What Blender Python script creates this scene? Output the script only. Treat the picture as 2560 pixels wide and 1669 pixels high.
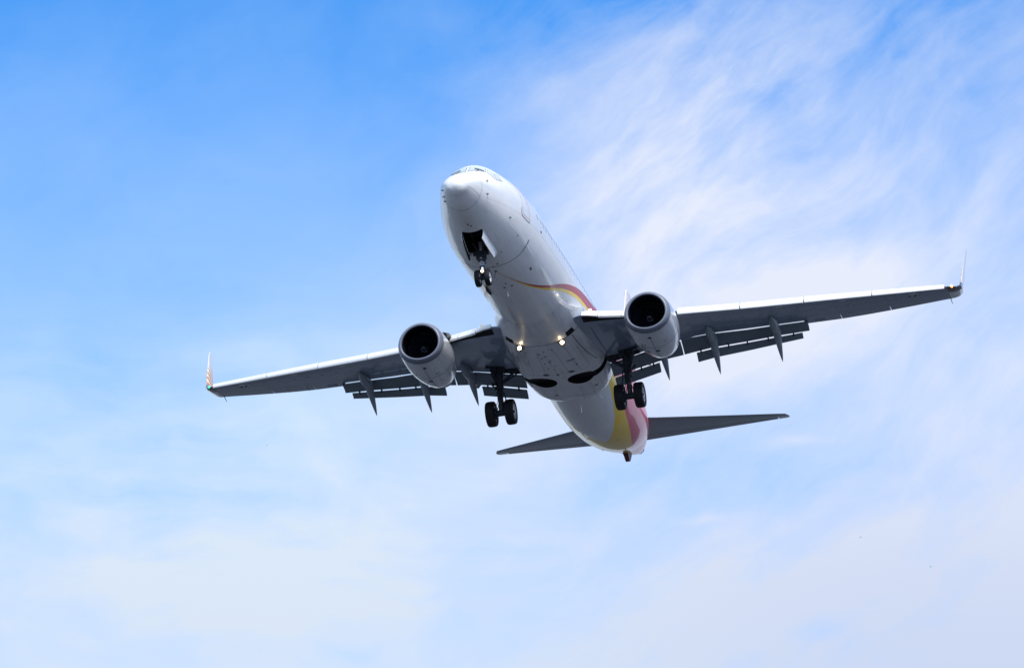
import bpy, bmesh, math, random
import numpy as np
from mathutils import Matrix, Vector
random.seed(7); rng = np.random.default_rng(7)
S = bpy.context.scene
for o in list(bpy.data.objects): bpy.data.objects.remove(o)
COL = S.collection

# ---------------------------------------------------------------- camera (a long lens on the ground, looking up the approach)
# camera position and axes in the aircraft's own frame (x aft, y starboard, z up; metres)
CAM_P = np.array([-132.0579734, -29.0859473, -58.32711])
CAM_R = np.array([[.2232409, -.9730174, -.058315], [-.3348591, -.1327362, .9328722], [-.9154414, -.1887279, -.3554559]])
CAM_F = 9399.26/2560.0*36.0
UP = np.array([-.0523, -.0713, .9961]); UP /= np.linalg.norm(UP)       # world up seen from the aircraft: 3 deg nose up, slight bank
fwd = -CAM_R[2]; YW = fwd-UP*(fwd@UP); YW /= np.linalg.norm(YW); XW = np.cross(YW, UP)
RW = np.array([XW, YW, UP])                                            # aircraft frame -> world
TW = np.array([0, 0, 1.7])-RW@CAM_P
u_, s_, v_ = np.linalg.svd(CAM_R); CAM_R = u_@v_
CW = (RW@CAM_R.T)
cam_d = bpy.data.cameras.new('camera'); cam = bpy.data.objects.new('camera', cam_d); COL.objects.link(cam)
cam_d.lens = CAM_F; cam_d.sensor_width = 36; cam_d.clip_start = 1; cam_d.clip_end = 60000
M4 = Matrix.Identity(4)
for i in range(3):
    for j in range(3): M4[i][j] = float(CW[i, j])
M4[2][3] = 1.7
cam.matrix_world = M4
S.camera = cam
S.view_settings.view_transform = 'Standard'; S.view_settings.look = 'None'
S.view_settings.gamma = 1; S.view_settings.use_curve_mapping = False
S.view_settings.exposure = 0.0

# ---------------------------------------------------------------- sky and sun
SUN_EL, SUN_AZ = math.radians(52), math.radians(164)      # azimuth clockwise from +Y (the viewing direction)
W = bpy.data.worlds.new('World'); S.world = W; W.use_nodes = True
nt = W.node_tree; N = nt.nodes; L = nt.links; N.clear()
def nd(t, **k):
    n = N.new(t)
    for a, b in k.items(): setattr(n, a, b)
    return n
def math_(op, a, b=None, c=None, clamp=False):
    n = nd('ShaderNodeMath', operation=op); n.use_clamp = clamp
    for i, v in enumerate((a, b, c)):
        if v is None: continue
        if hasattr(v, 'links'): L.new(v, n.inputs[i])
        else: n.inputs[i].default_value = v
    return n.outputs[0]
def ramp(v, a, b, lo=0.0, hi=1.0, smooth=True):
    n = nd('ShaderNodeMapRange', interpolation_type='SMOOTHSTEP' if smooth else 'LINEAR')
    L.new(v, n.inputs[0])
    for i, q in enumerate((a, b, lo, hi)): n.inputs[i+1].default_value = q
    return n.outputs[0]
def mixc(f, a, b):
    n = nd('ShaderNodeMix', data_type='RGBA')
    for s_, v in ((n.inputs[0], f), (n.inputs[6], a), (n.inputs[7], b)):
        if hasattr(v, 'links'): L.new(v, s_)
        else: s_.default_value = v if not isinstance(v, tuple) else (*v, 1)
    return n.outputs[2]
tc = nd('ShaderNodeTexCoord'); sx = nd('ShaderNodeSeparateXYZ'); L.new(tc.outputs['Generated'], sx.inputs[0])
DX, DY, DZ = sx.outputs
el = math_('MULTIPLY', math_('ARCSINE', DZ), 180/math.pi)              # elevation, degrees
az = math_('MULTIPLY', math_('ARCTAN2', DX, DY), 180/math.pi)          # azimuth, degrees, 0 straight ahead
sky = nd('ShaderNodeTexSky', sky_type='NISHITA'); sky.sun_disc = False
sky.sun_elevation = SUN_EL; sky.sun_rotation = SUN_AZ; sky.altitude = 0; sky.air_density = 1.0; sky.dust_density = .6; sky.ozone_density = 3.0
hs = nd('ShaderNodeHueSaturation'); hs.inputs['Saturation'].default_value = 1.35; hs.inputs['Value'].default_value = 1.0
L.new(sky.outputs[0], hs.inputs['Color'])
def noise(vec, scale, detail=6, rough=.55, dist=0.0, lac=2.0):
    n = nd('ShaderNodeTexNoise'); L.new(vec, n.inputs['Vector'])
    n.inputs['Scale'].default_value = scale; n.inputs['Detail'].default_value = detail
    n.inputs['Roughness'].default_value = rough; n.inputs['Distortion'].default_value = dist; n.inputs['Lacunarity'].default_value = lac
    return n.outputs[0]
def comb(x, y, z=0.0):
    n = nd('ShaderNodeCombineXYZ')
    for i, v in enumerate((x, y, z)):
        if hasattr(v, 'links'): L.new(v, n.inputs[i])
        else: n.inputs[i].default_value = v
    return n.outputs[0]
# blue at the top of the view, whitening veil towards the horizon, cirrus streaks; all laid out by azimuth and elevation (degrees)
tint = nd('ShaderNodeVectorMath', operation='MULTIPLY'); L.new(hs.outputs[0], tint.inputs[0]); tint.inputs[1].default_value = (1.85, 2.08, 2.35)
base = tint.outputs[0]
def gauss(caz, cel, saz, sel, rot=0.0):
    """soft bank of cloud around one direction"""
    c_, s_ = math.cos(math.radians(rot)), math.sin(math.radians(rot))
    dx = math_('SUBTRACT', azw, caz); dy = math_('SUBTRACT', elw, cel)
    u = math_('DIVIDE', math_('ADD', math_('MULTIPLY', dx, c_), math_('MULTIPLY', dy, s_)), saz)
    v = math_('DIVIDE', math_('SUBTRACT', math_('MULTIPLY', dy, c_), math_('MULTIPLY', dx, s_)), sel)
    return math_('EXPONENT', math_('MULTIPLY', math_('ADD', math_('MULTIPLY', u, u), math_('MULTIPLY', v, v)), -1.0))
n1 = math_('SUBTRACT', noise(comb(az, el, 3.1), .30, 4, .5), .5); n2 = math_('SUBTRACT', noise(comb(az, el, 9.7), .30, 4, .5), .5)
azw = math_('ADD', az, math_('MULTIPLY', n1, 1.8)); elw = math_('ADD', el, math_('MULTIPLY', n2, 1.3))
def rot(a):
    c_, s_ = math.cos(math.radians(a)), math.sin(math.radians(a))
    return math_('ADD', math_('MULTIPLY', azw, c_), math_('MULTIPLY', elw, s_)), math_('SUBTRACT', math_('MULTIPLY', elw, c_), math_('MULTIPLY', azw, s_))
U, V = rot(36); U2, V2 = rot(12)
st1 = math_('SUBTRACT', noise(comb(math_('MULTIPLY', U, .30), V, 1.3), 1.05, 9, .60, .25), .5)        # wind-drawn streaks
st2 = math_('SUBTRACT', noise(comb(math_('MULTIPLY', U2, .35), V2, 4.4), .55, 7, .52, .2), .5)        # broad soft bands
puf = math_('SUBTRACT', noise(comb(azw, elw, 6.6), .42, 8, .58, .3), .5)                             # lumpy wisps
fin = math_('SUBTRACT', noise(comb(math_('MULTIPLY', U, .42), V, 8.3), 2.6, 7, .6, .6), .5)
fib = math_('SUBTRACT', noise(comb(math_('MULTIPLY', azw, .28), elw, 11.7), 1.5, 6, .55, .3), .5)                 # faint level fibres low in the sky
right = ramp(azw, -.6, 2.6, .12, 1)
cov = math_('ADD', math_('MULTIPLY', math_('POWER', ramp(el, 22.4, 13.0, 0, 1, False), 1.25), .98), ramp(el, 22.6, 36, 0, .80))  # second term: unseen cloud cover overhead, added to whiten light and reflections on the hull
cov = math_('ADD', cov, ramp(az, .5, 6, 0, .17))
def add(x, k): 
    global cov
    cov = math_('ADD', cov, math_('MULTIPLY', x, k))
fan = gauss(3.0, 19.8, 3.4, 2.6, 30)
add(gauss(1.9, 19.0, 2.0, 2.0, 60), .66)         # big wispy fan right of the nose
add(gauss(3.4, 21.6, 2.6, .8, 24), .26)
add(gauss(6.4, 18.2, 3.4, 1.0, 24), .22)         # long bank rising to the right
add(gauss(3.2, 16.9, 3.2, .9, 8), .36)
add(gauss(-2.4, 15.6, 2.2, 1.5, 10), .30)        # cloud below the starboard wing
add(gauss(-5.0, 13.6, 3.0, 1.0, -8), .12)
add(gauss(6.2, 20.6, 1.8, .9, 30), .04)         # thinner places
add(gauss(4.2, 19.9, 1.6, .8, 36), .24)
add(gauss(4.6, 18.9, 1.4, 1.0, 40), .14)
add(gauss(4.6, 14.9, 3.4, .8, 4), -.22)
add(gauss(6.4, 13.0, 3.6, 1.4, 4), .16)
add(gauss(-6.4, 17.2, 2.6, 1.8, 0), -.10)
calm = math_('MAXIMUM', ramp(azw, -3.0, 1.5, .38, 1), ramp(elw, 18.0, 15.5, .3, .85))
add(math_('MULTIPLY', st1, math_('ADD', math_('MULTIPLY', right, .75), math_('MULTIPLY', fan, .75))), 1.0)
add(math_('MULTIPLY', st2, calm), .55); add(math_('MULTIPLY', puf, calm), .65)
add(math_('MULTIPLY', fin, math_('ADD', math_('MULTIPLY', right, .10), math_('MULTIPLY', fan, .42))), 1.0)
add(math_('MULTIPLY', math_('MULTIPLY', fib, gauss(-5, 14.3, 6, 2.6, 0)), .95), 1.0)
add(gauss(5.05, 12.3, .5, .2, 0), -.16); add(gauss(-2.36, 12.2, .35, .1, 0), -.14)
add(gauss(4.4, 15.4, .5, .10, 8), .22); add(gauss(3.0, 14.3, .45, .08, 12), .20); add(gauss(-4.2, 16.6, 1.0, .35, -14), .14)
cov = ramp(cov, -.03, 1.12, 0, 1, False)
cloud = mixc(ramp(el, 11.5, 17.5), mixc(ramp(az, -3, 7), (7.05, 7.95, 9.35), (6.1, 6.95, 9.0)), mixc(ramp(az, -4, 2), (7.2, 8.6, 9.95), (8.0, 8.5, 9.9)))
SKYCOL = mixc(cov, base, cloud)

bg = nd('ShaderNodeBackground'); bg.inputs[1].default_value = 0.1
L.new(SKYCOL, bg.inputs[0])
wo = nd('ShaderNodeOutputWorld'); L.new(bg.outputs[0], wo.inputs[0])

sd = bpy.data.lights.new('sun', 'SUN'); sd.energy = 3.8; sd.angle = math.radians(14.0); sd.color = (1.0, .97, .93)
so = bpy.data.objects.new('sun', sd); COL.objects.link(so)
dv = Vector((math.sin(SUN_AZ)*math.cos(SUN_EL), math.cos(SUN_AZ)*math.cos(SUN_EL), math.sin(SUN_EL)))
so.rotation_euler = dv.to_track_quat('Z', 'Y').to_euler(); so.location = (0, 0, 200)

# ---------------------------------------------------------------- materials
MATS = {}
def mat(name, col, rough=.4, metal=0.0, coat=0.0, emit=None, estr=0.0, var=0.0, vscale=3.0, rvar=0.0, spec=.5, coat_r=.04, streak=0.0):
    m = bpy.data.materials.new(name); m.use_nodes = True; t = m.node_tree; b = t.nodes['Principled BSDF']
    b.inputs['Base Color'].default_value = (*col, 1); b.inputs['Roughness'].default_value = rough
    b.inputs['Metallic'].default_value = metal; b.inputs['Coat Weight'].default_value = coat
    b.inputs['Coat Roughness'].default_value = coat_r; b.inputs['Specular IOR Level'].default_value = spec
    if emit: b.inputs['Emission Color'].default_value = (*emit, 1); b.inputs['Emission Strength'].default_value = estr
    if var or rvar or streak:
        g = t.nodes.new('ShaderNodeTexCoord'); n = t.nodes.new('ShaderNodeTexNoise'); n.inputs['Scale'].default_value = vscale
        n.inputs['Detail'].default_value = 6; n.inputs['Roughness'].default_value = .6
        t.links.new(g.outputs['Object'], n.inputs['Vector'])
        if var or streak:
            mr = t.nodes.new('ShaderNodeMapRange'); mr.inputs[1].default_value = .3; mr.inputs[2].default_value = .7
            mr.inputs[3].default_value = 1-var; mr.inputs[4].default_value = 1+var*.4
            t.links.new(n.outputs[0], mr.inputs[0]); last = mr.outputs[0]
            if streak:
                mp = t.nodes.new('ShaderNodeMapping'); mp.inputs['Scale'].default_value = (.22, 3.2, 3.2)
                n2 = t.nodes.new('ShaderNodeTexNoise'); n2.inputs['Scale'].default_value = 2.2; n2.inputs['Detail'].default_value = 5
                t.links.new(g.outputs['Object'], mp.inputs[0]); t.links.new(mp.outputs[0], n2.inputs['Vector'])
                m2 = t.nodes.new('ShaderNodeMapRange'); m2.inputs[1].default_value = .5; m2.inputs[2].default_value = .75
                m2.inputs[3].default_value = 1; m2.inputs[4].default_value = 1-streak
                t.links.new(n2.outputs[0], m2.inputs[0])
                mu = t.nodes.new('ShaderNodeMath'); mu.operation = 'MULTIPLY'
                t.links.new(last, mu.inputs[0]); t.links.new(m2.outputs[0], mu.inputs[1]); last = mu.outputs[0]
            hv = t.nodes.new('ShaderNodeVectorMath'); hv.operation = 'SCALE'; hv.inputs[0].default_value = col
            t.links.new(last, hv.inputs['Scale']); t.links.new(hv.outputs[0], b.inputs['Base Color'])
        if rvar:
            m3 = t.nodes.new('ShaderNodeMapRange'); m3.inputs[3].default_value = max(0, rough-rvar); m3.inputs[4].default_value = rough+rvar
            t.links.new(n.outputs[0], m3.inputs[0]); t.links.new(m3.outputs[0], b.inputs['Roughness'])
    MATS[name] = m
    return m
white = mat('white_paint', (.84, .855, .85), .36, coat=.8, var=.05, vscale=1.3, rvar=.06, streak=.10)
fair_w = mat('fairing_paint', (.74, .76, .77), .35, coat=.9, var=.10, vscale=1.6, rvar=.06, streak=.18, coat_r=.06)
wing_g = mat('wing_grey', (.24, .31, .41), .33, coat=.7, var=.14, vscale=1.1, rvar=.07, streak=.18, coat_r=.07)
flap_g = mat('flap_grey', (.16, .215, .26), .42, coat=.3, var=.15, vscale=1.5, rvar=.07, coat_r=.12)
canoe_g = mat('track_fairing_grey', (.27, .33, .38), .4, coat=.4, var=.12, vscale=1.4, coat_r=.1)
slat_w = mat('slat_alloy_white', (.80, .81, .82), .35, coat=.5, var=.05, vscale=1.2, coat_r=.1)
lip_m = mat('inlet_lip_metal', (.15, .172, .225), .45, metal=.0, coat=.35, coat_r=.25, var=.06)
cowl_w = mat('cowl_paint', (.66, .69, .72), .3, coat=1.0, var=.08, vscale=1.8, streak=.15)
dark = mat('bay_interior_shade', (.012, .013, .016), .7, spec=.2)  # near-black bay interiors; also the painted shade of shallow openings
duct = mat('inlet_liner_shade', (.006, .008, .018), .7, spec=.15)  # near-black: the intake's shade is put into the liner colour
blade = mat('fan_titanium_shade', (.012, .016, .032), .5, metal=.2)  # blades darkened in colour to hold the intake's shade
seam = mat('seam_dark', (.10, .115, .14), .6)
lapm = mat('lap_joint_grey', (.66, .68, .70), .4)
rubber = mat('tyre_rubber', (.009, .010, .014), .68, spec=.35, var=.2, vscale=8)
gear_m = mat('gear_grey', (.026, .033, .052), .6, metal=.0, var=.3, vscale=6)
gear_l = mat('gear_white', (.45, .47, .5), .4, var=.2, vscale=6)
chrome = mat('oleo_chrome', (.14, .15, .18), .4, metal=.6)
hub_m = mat('wheel_hub', (.80, .80, .81), .4, metal=.3)
glass = mat('cockpit_glass_sky', (.50, .60, .66), .05, coat=1.0, spec=1.0)  # pale base colour paints the bright sky into the panes
glassw = mat('cabin_glass', (.40, .44, .48), .3, coat=.4)
frame_m = mat('frame_dark', (.09, .10, .11), .5)
redp = mat('red_paint', (.45, .012, .02), .38, coat=.35, spec=.35)
yelp = mat('yellow_paint', (.98, .66, .01), .38, coat=.35, spec=.35)
orange = mat('orange_line', (.80, .26, .12), .4)
greyline = mat('sill_metal', (.35, .37, .40), .35, metal=.6)
exh = mat('exhaust_metal', (.13, .13, .14), .4, metal=.9)
lamp = mat('lamp_lens', (1, 1, 1), .2, emit=(1.0, .74, .42), estr=13)
lampw = mat('wing_lamp_lens', (1, 1, 1), .2, emit=(1.0, .86, .64), estr=9)
lampn = mat('taxi_lamp_lens', (1, 1, 1), .2, emit=(1.0, .86, .55), estr=3.5)
lampb = mat('lamp_dim_lens', (.9, .9, .9), .2, emit=(.85, .93, 1.0), estr=1.2)
navr = mat('nav_red', (.9, .1, .02), .2, emit=(1.0, .16, .04), estr=14)
navg = mat('nav_green', (.05, .7, .3), .2, emit=(.05, 1.0, .45), estr=1.6)
groundm = mat('ground_grey', (.058, .063, .075), .9, var=.35, vscale=.01, spec=.1)  # blue-grey unseen ground, toned for its bounce on the underside

navyh = mat('housing_navy', (.02, .025, .04), .2, coat=1.0)
door_g = mat('gear_door_grey', (.16, .18, .21), .55)
seamg = mat('seam_mid', (.38, .41, .44), .5)
rootd = mat('root_lamp_far', (1, 1, 1), .2, emit=(1.0, .7, .45), estr=.35)
# ---------------------------------------------------------------- mesh helpers
def link(name, me, parent=None, label=None):
    o = bpy.data.objects.new(name, me); COL.objects.link(o)
    if parent is not None: o.parent = parent
    if label: o['label'] = label
    return o
def mesh(name, V, F, m, parent, smooth=True, angle=32, label=None, closed=True):
    me = bpy.data.meshes.new(name)
    me.from_pydata([tuple(map(float, v)) for v in V], [], [tuple(int(i) for i in f) for f in F])
    bm = bmesh.new(); bm.from_mesh(me)
    bmesh.ops.remove_doubles(bm, verts=bm.verts, dist=1e-5)
    if closed: bmesh.ops.recalc_face_normals(bm, faces=bm.faces)
    bm.to_mesh(me); bm.free()
    me.materials.append(m)
    if smooth:
        me.polygons.foreach_set('use_smooth', [True]*len(me.polygons))
        me.set_sharp_from_angle(angle=math.radians(angle))
    return link(name, me, parent, label)
class MB:
    def __init__(s): s.V = []; s.F = []
    def add(s, V, F):
        k = len(s.V); s.V += [tuple(map(float, v)) for v in V]; s.F += [tuple(i+k for i in f) for f in F]; return s
    def loft(s, R, close=True, caps=True):
        R = [np.asarray(r, float) for r in R]; n = len(R[0]); V = np.concatenate(R); F = []
        for i in range(len(R)-1):
            for j in range(n if close else n-1):
                j2 = (j+1) % n
                F.append((i*n+j, i*n+j2, (i+1)*n+j2, (i+1)*n+j))
        if caps and close:
            F.append(tuple(range(n))); F.append(tuple((len(R)-1)*n+j for j in range(n)))
        return s.add(V, F)
    def tube(s, P, r, seg=12, caps=True):
        P = [np.asarray(p, float) for p in P]; rr = r if hasattr(r, '__len__') else [r]*len(P); R = []
        ref = None
        for i, p in enumerate(P):
            t = P[min(i+1, len(P)-1)]-P[max(i-1, 0)]; t = t/(np.linalg.norm(t)+1e-9)
            if ref is None: ref = np.array([0, 0, 1.]) if abs(t[2]) < .9 else np.array([1., 0, 0])
            a = np.cross(t, ref); a /= np.linalg.norm(a)+1e-9; b = np.cross(a, t)
            R.append([p+rr[i]*(math.cos(2*math.pi*k/seg)*a+math.sin(2*math.pi*k/seg)*b) for k in range(seg)])
        return s.loft(R, True, caps)
    def box(s, c, d, rot=None):
        c = np.asarray(c, float); d = np.asarray(d, float)/2
        V = np.array([[sx_*d[0], sy*d[1], sz*d[2]] for sx_ in (-1, 1) for sy in (-1, 1) for sz in (-1, 1)])
        if rot is not None: V = V@np.asarray(rot).T
        return s.add(V+c, [(0, 1, 3, 2), (4, 6, 7, 5), (0, 4, 5, 1), (2, 3, 7, 6), (0, 2, 6, 4), (1, 5, 7, 3)])
    def grid(s, G):
        G = np.asarray(G, float); a, b = G.shape[:2]
        return s.add(G.reshape(-1, 3), [(i*b+j, i*b+j+1, (i+1)*b+j+1, (i+1)*b+j) for i in range(a-1) for j in range(b-1)])
    def rev(s, prof, c, seg=32, axis='y', half=None):
        R = []
        for k in range(seg):
            t = 2*math.pi*k/seg; ring = []
            for (r, h) in prof:
                if axis == 'y': ring.append((c[0]+r*math.cos(t), c[1]+h, c[2]+r*math.sin(t)))
                elif axis == 'x': ring.append((c[0]+h, c[1]+r*math.cos(t), c[2]+r*math.sin(t)))
                else: ring.append((c[0]+r*math.cos(t), c[1]+r*math.sin(t), c[2]+h))
            R.append(ring)
        n = len(prof); V = np.array(R).reshape(-1, 3); F = []
        for k in range(seg):
            k2 = (k+1) % seg
            for j in range(n-1): F.append((k*n+j, k2*n+j, k2*n+j+1, k*n+j+1))
        return s.add(V, F)
    def out(s, name, m, parent, **k): return mesh(name, s.V, s.F, m, parent, **k)
def ry(a): c, s = math.cos(a), math.sin(a); return np.array([[c, 0, s], [0, 1, 0], [-s, 0, c]])
def rx(a): c, s = math.cos(a), math.sin(a); return np.array([[1, 0, 0], [0, c, -s], [0, s, c]])

# ---------------------------------------------------------------- fuselage shape (metres, x aft, y starboard, z up)
def _herm(xs, ys, x):
    xs = np.asarray(xs, float); ys = np.asarray(ys, float); x = np.asarray(x, float)
    d = np.diff(ys)/np.diff(xs); m = np.zeros(len(xs))
    m[0] = d[0]; m[-1] = d[-1]
    for i in range(1, len(xs)-1):
        if d[i-1]*d[i] > 0:
            h0 = xs[i]-xs[i-1]; h1 = xs[i+1]-xs[i]
            w1 = 2*h1+h0; w2 = h1+2*h0
            m[i] = (w1+w2)/(w1/d[i-1]+w2/d[i])
    i = np.clip(np.searchsorted(xs, x, side='right')-1, 0, len(xs)-2)
    h = xs[i+1]-xs[i]; t = (x-xs[i])/h
    return ((2*t**3-3*t**2+1)*ys[i]+(t**3-2*t**2+t)*h*m[i]+(-2*t**3+3*t**2)*ys[i+1]+(t**3-t**2)*h*m[i+1])
# nose tables run on sqrt(x) so that the tip is round
TOPX = [0, .05, .15, .4, .8, 1.3, 1.8, 2.25, 2.75, 3.4, 4.2, 5.2, 6.5, 8, 28, 30, 33, 36, 37.5, 38.02]
TOPZ = [-.50, -.33, -.20, .00, .22, .43, .62, .95, 1.34, 1.53, 1.67, 1.81, 1.86, 1.88, 1.88, 1.86, 1.715, 1.42, 1.16, 1.02]
BOTX = [0, .05, .15, .4, .8, 1.3, 2, 3, 4, 5, 6.5, 8, 24.5, 26.5, 28, 30, 32, 34, 36, 37.5, 38.02]
BOTZ = [-.50, -.67, -.80, -.965, -1.21, -1.385, -1.545, -1.80, -1.965, -2.07, -2.13, -2.13, -2.13, -2.05, -1.83, -1.47, -1.06, -.53, -.05, .40, .54]
WIDX = [0, .05, .15, .4, .8, 1.3, 2, 3, 4, 5, 6.5, 8, 26, 28, 30, 32, 34, 36, 37.5, 38.02]
WIDY = [0, .19, .385, .575, .765, .915, 1.105, 1.35, 1.55, 1.70, 1.79, 1.83, 1.876, 1.86, 1.75, 1.52, 1.15, .70, .33, .18]
ZCX = [0, .4, 1.3, 3, 5, 7, 26, 30, 34, 38.02]
ZCZ = [-.52, -.375, -.215, -.11, .02, .05, .10, .06, .54, .90]
ZOX = [0, 1, 2.5, 5, 8, 15, 22, 27, 31, 35, 38.02]
ZOZ = [0, .05, .05, .08, .22, .39, .22, -.02, -.14, -.06, .10]
def f_zo(x): return _herm(ZOX, ZOZ, x)      # the body line is very slightly bowed
def f_top(x): return _herm(np.sqrt(TOPX), TOPZ, np.sqrt(x))+f_zo(x)
def f_bot(x): return _herm(np.sqrt(BOTX), BOTZ, np.sqrt(x))+f_zo(x)
def f_wid(x): return _herm(np.sqrt(WIDX), WIDY, np.sqrt(x))
def f_zc(x): return _herm(ZCX, ZCZ, x)+f_zo(x)
def fus(x, phi, off=0.0):
    """point on the skin: phi 0 = keel, pi/2 = side, pi = crown (negative phi = port side)"""
    x = np.asarray(x, float); phi = np.asarray(phi, float)
    def p(x, phi):
        t = f_top(x); b = f_bot(x); w = f_wid(x); c = f_zc(x)
        cz = np.cos(phi)
        return np.stack([x+0*phi, w*np.sin(phi), np.where(cz > 0, c-(c-b)*cz, c-(t-c)*cz)], -1)
    P = p(x, phi)
    if np.any(off):
        e = 1e-3
        dx = p(np.minimum(x+e, 38.02), phi)-p(np.maximum(x-e, 1e-6), phi); dp = p(x, phi+e)-p(x, phi-e)
        n = np.cross(dp, dx); n /= np.linalg.norm(n, axis=-1, keepdims=True)+1e-12
        s = np.sign(np.sum(n*(P-np.stack([x+0*phi, 0*phi, f_zc(x)+0*phi], -1)), -1, keepdims=True))
        P = P+n*s*(np.asarray(off)[..., None] if np.ndim(off) else off)
    return P


# ---------------------------------------------------------------- the ground below the approach
g = MB(); R0 = 30000.0
g.add([(R0*math.cos(2*math.pi*k/96), R0*math.sin(2*math.pi*k/96), 0) for k in range(96)], [tuple(range(96))])
go = g.out('ground', groundm, None, smooth=False); go['kind'] = 'structure'

root = bpy.data.objects.new('airliner', None); COL.objects.link(root)
root['label'] = 'white twin-engined passenger jet with red and yellow swooshes, wheels and flaps down, flying overhead'
root['category'] = 'airliner'
M = Matrix.Identity(4)
for i in range(3):
    for j in range(3): M[i][j] = float(RW[i, j])
    M[i][3] = float(TW[i])
root.matrix_world = M

# ---------------------------------------------------------------- fuselage
NWX0, NWX1, NWP = 2.42, 3.98, .34            # nose wheel bay: x range and half-angle
xs = np.unique(np.round(np.concatenate([np.linspace(0, 1, 36)**2*1.3, np.linspace(1.3, NWX0, 22), np.linspace(NWX0, NWX1, 30),
      np.linspace(NWX1, 8, 60), np.linspace(8, 24, 110), np.linspace(24, 38.02, 200)]), 5))
ph = np.concatenate([np.linspace(-math.pi, -NWP, 75)[:-1], np.linspace(-NWP, NWP, 17), np.linspace(NWP, math.pi, 75)[1:-1]])
X2, P2 = np.meshgrid(xs, ph, indexing='ij')
V = fus(X2.ravel(), P2.ravel()); na, nb = len(xs), len(ph)
F = []
for i in range(na-1):
    inx = NWX0-1e-4 <= xs[i] < NWX1-1e-4
    for j in range(nb):
        j2 = (j+1) % nb
        if inx and -NWP-1e-4 <= ph[j] < NWP-1e-4: continue
        F.append((i*nb+j, i*nb+j2, (i+1)*nb+j2, (i+1)*nb+j))
F.append(tuple((na-1)*nb+j for j in range(nb)))
me = bpy.data.meshes.new('fuselage'); me.from_pydata(V.tolist(), [], F)
PYX = [18.0, 20.0, 23.28, 24.47, 25.81, 27.0, 28.2, 28.7, 29.1]; PYP = [1.35, 1.12, .821, .727, .575, .386, .15, .0, -.5]
PRX = [18.0, 22.0, 26.27, 27.94, 29.51, 31.73, 34.5, 38.1]; PRP = [1.75, 1.25, .878, .757, .638, .447, .16, .0]
PTX = [18.0, 22.0, 25.0, 28.0, 31.0, 38.1]; PTP = [1.8, 1.9, 2.3, 2.8, 3.2, 3.3]
ap = np.abs(P2)
def clampi(X, A, B): return _herm(A, B, np.clip(X, A[0], A[-1]))
front = (X2 < 18.2)*5.0
for nm, arr in (('edge_yellow', ap-clampi(X2, PYX, PYP)-front), ('edge_red', ap-clampi(X2, PRX, PRP)-front), ('edge_white', ap-clampi(X2, PTX, PTP))):
    at = me.attributes.new(nm, 'FLOAT', 'POINT'); at.data.foreach_set('value', arr.ravel().astype(np.float32))
me.polygons.foreach_set('use_smooth', [True]*len(me.polygons)); me.set_sharp_from_angle(angle=math.radians(40))
fm = white.copy(); fm.name = 'fuselage_livery'; t = fm.node_tree; b = t.nodes['Principled BSDF']; b.inputs['Coat Weight'].default_value = .62
src = b.inputs['Base Color'].links[0].from_socket
def stepattr(nm):
    a_ = t.nodes.new('ShaderNodeAttribute'); a_.attribute_name = nm
    mr = t.nodes.new('ShaderNodeMapRange'); mr.inputs[1].default_value = -.006; mr.inputs[2].default_value = .006
    t.links.new(a_.outputs['Fac'], mr.inputs[0]); return mr.outputs[0]
def mx(f, a_, b_):
    n = t.nodes.new('ShaderNodeMix'); n.data_type = 'RGBA'; t.links.new(f, n.inputs[0])
    for s_, v in ((n.inputs[6], a_), (n.inputs[7], b_)):
        if hasattr(v, 'links'): t.links.new(v, s_)
        else: s_.default_value = (*v, 1)
    return n.outputs[2]
c1 = mx(stepattr('edge_yellow'), src, (1.0, .66, .005)); c2 = mx(stepattr('edge_red'), c1, (.80, .05, .13)); c3 = mx(stepattr('edge_white'), c2, src)
t.links.new(c3, b.inputs['Base Color'])
me.materials.append(fm)
fuse = link('fuselage', me, root)

def patch(name, corners, m, parent, off=.006, nu=10, nv=10, **k):
    """patch laid on the skin, corners (x, phi) in order, phi signed"""
    c = np.array(corners, float); G = []
    for i in range(nu+1):
        u = i/nu; row = []
        for j in range(nv+1):
            v = j/nv
            row.append((1-u)*(1-v)*c[0]+u*(1-v)*c[1]+u*v*c[2]+(1-u)*v*c[3])
        G.append(row)
    G = np.array(G); P = fus(G[..., 0].ravel(), G[..., 1].ravel(), off).reshape(nu+1, nv+1, 3)
    P0 = fus(G[..., 0].ravel(), G[..., 1].ravel(), -.01).reshape(nu+1, nv+1, 3)
    b_ = MB(); b_.grid(P)
    per = [(i, 0) for i in range(nu)]+[(nu, j) for j in range(nv)]+[(i, nv) for i in range(nu, 0, -1)]+[(0, j) for j in range(nv, 0, -1)]
    b_.loft([[P[i, j] for i, j in per], [P0[i, j] for i, j in per]], True, False)
    return b_.out(name, m, parent, angle=50, closed=False, **k)
def ribbon(pts, w, off=.004, dens=.08):
    """a strip on the skin following (x, phi) points; w = width in metres, a number or one per point; returns (MB)"""
    p = np.array(pts, float); n = len(p); s_ = np.arange(n); q = np.linspace(0, n-1, max(8, int((n-1)*14)))
    x = _herm(s_, p[:, 0], q); f = _herm(s_, p[:, 1], q)
    ww = np.interp(q, s_, w) if hasattr(w, '__len__') else np.full(len(q), w)
    C0 = fus(x, f, off); T = np.gradient(C0, axis=0); T /= np.linalg.norm(T, axis=1, keepdims=True)+1e-9
    Nn = fus(x, f, off+.02)-C0; Nn /= np.linalg.norm(Nn, axis=1, keepdims=True)+1e-9
    B = np.cross(T, Nn)
    b_ = MB(); b_.grid(np.stack([C0-B*ww[:, None]/2-Nn*.003, C0, C0+B*ww[:, None]/2-Nn*.003], 1)); return b_
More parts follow.
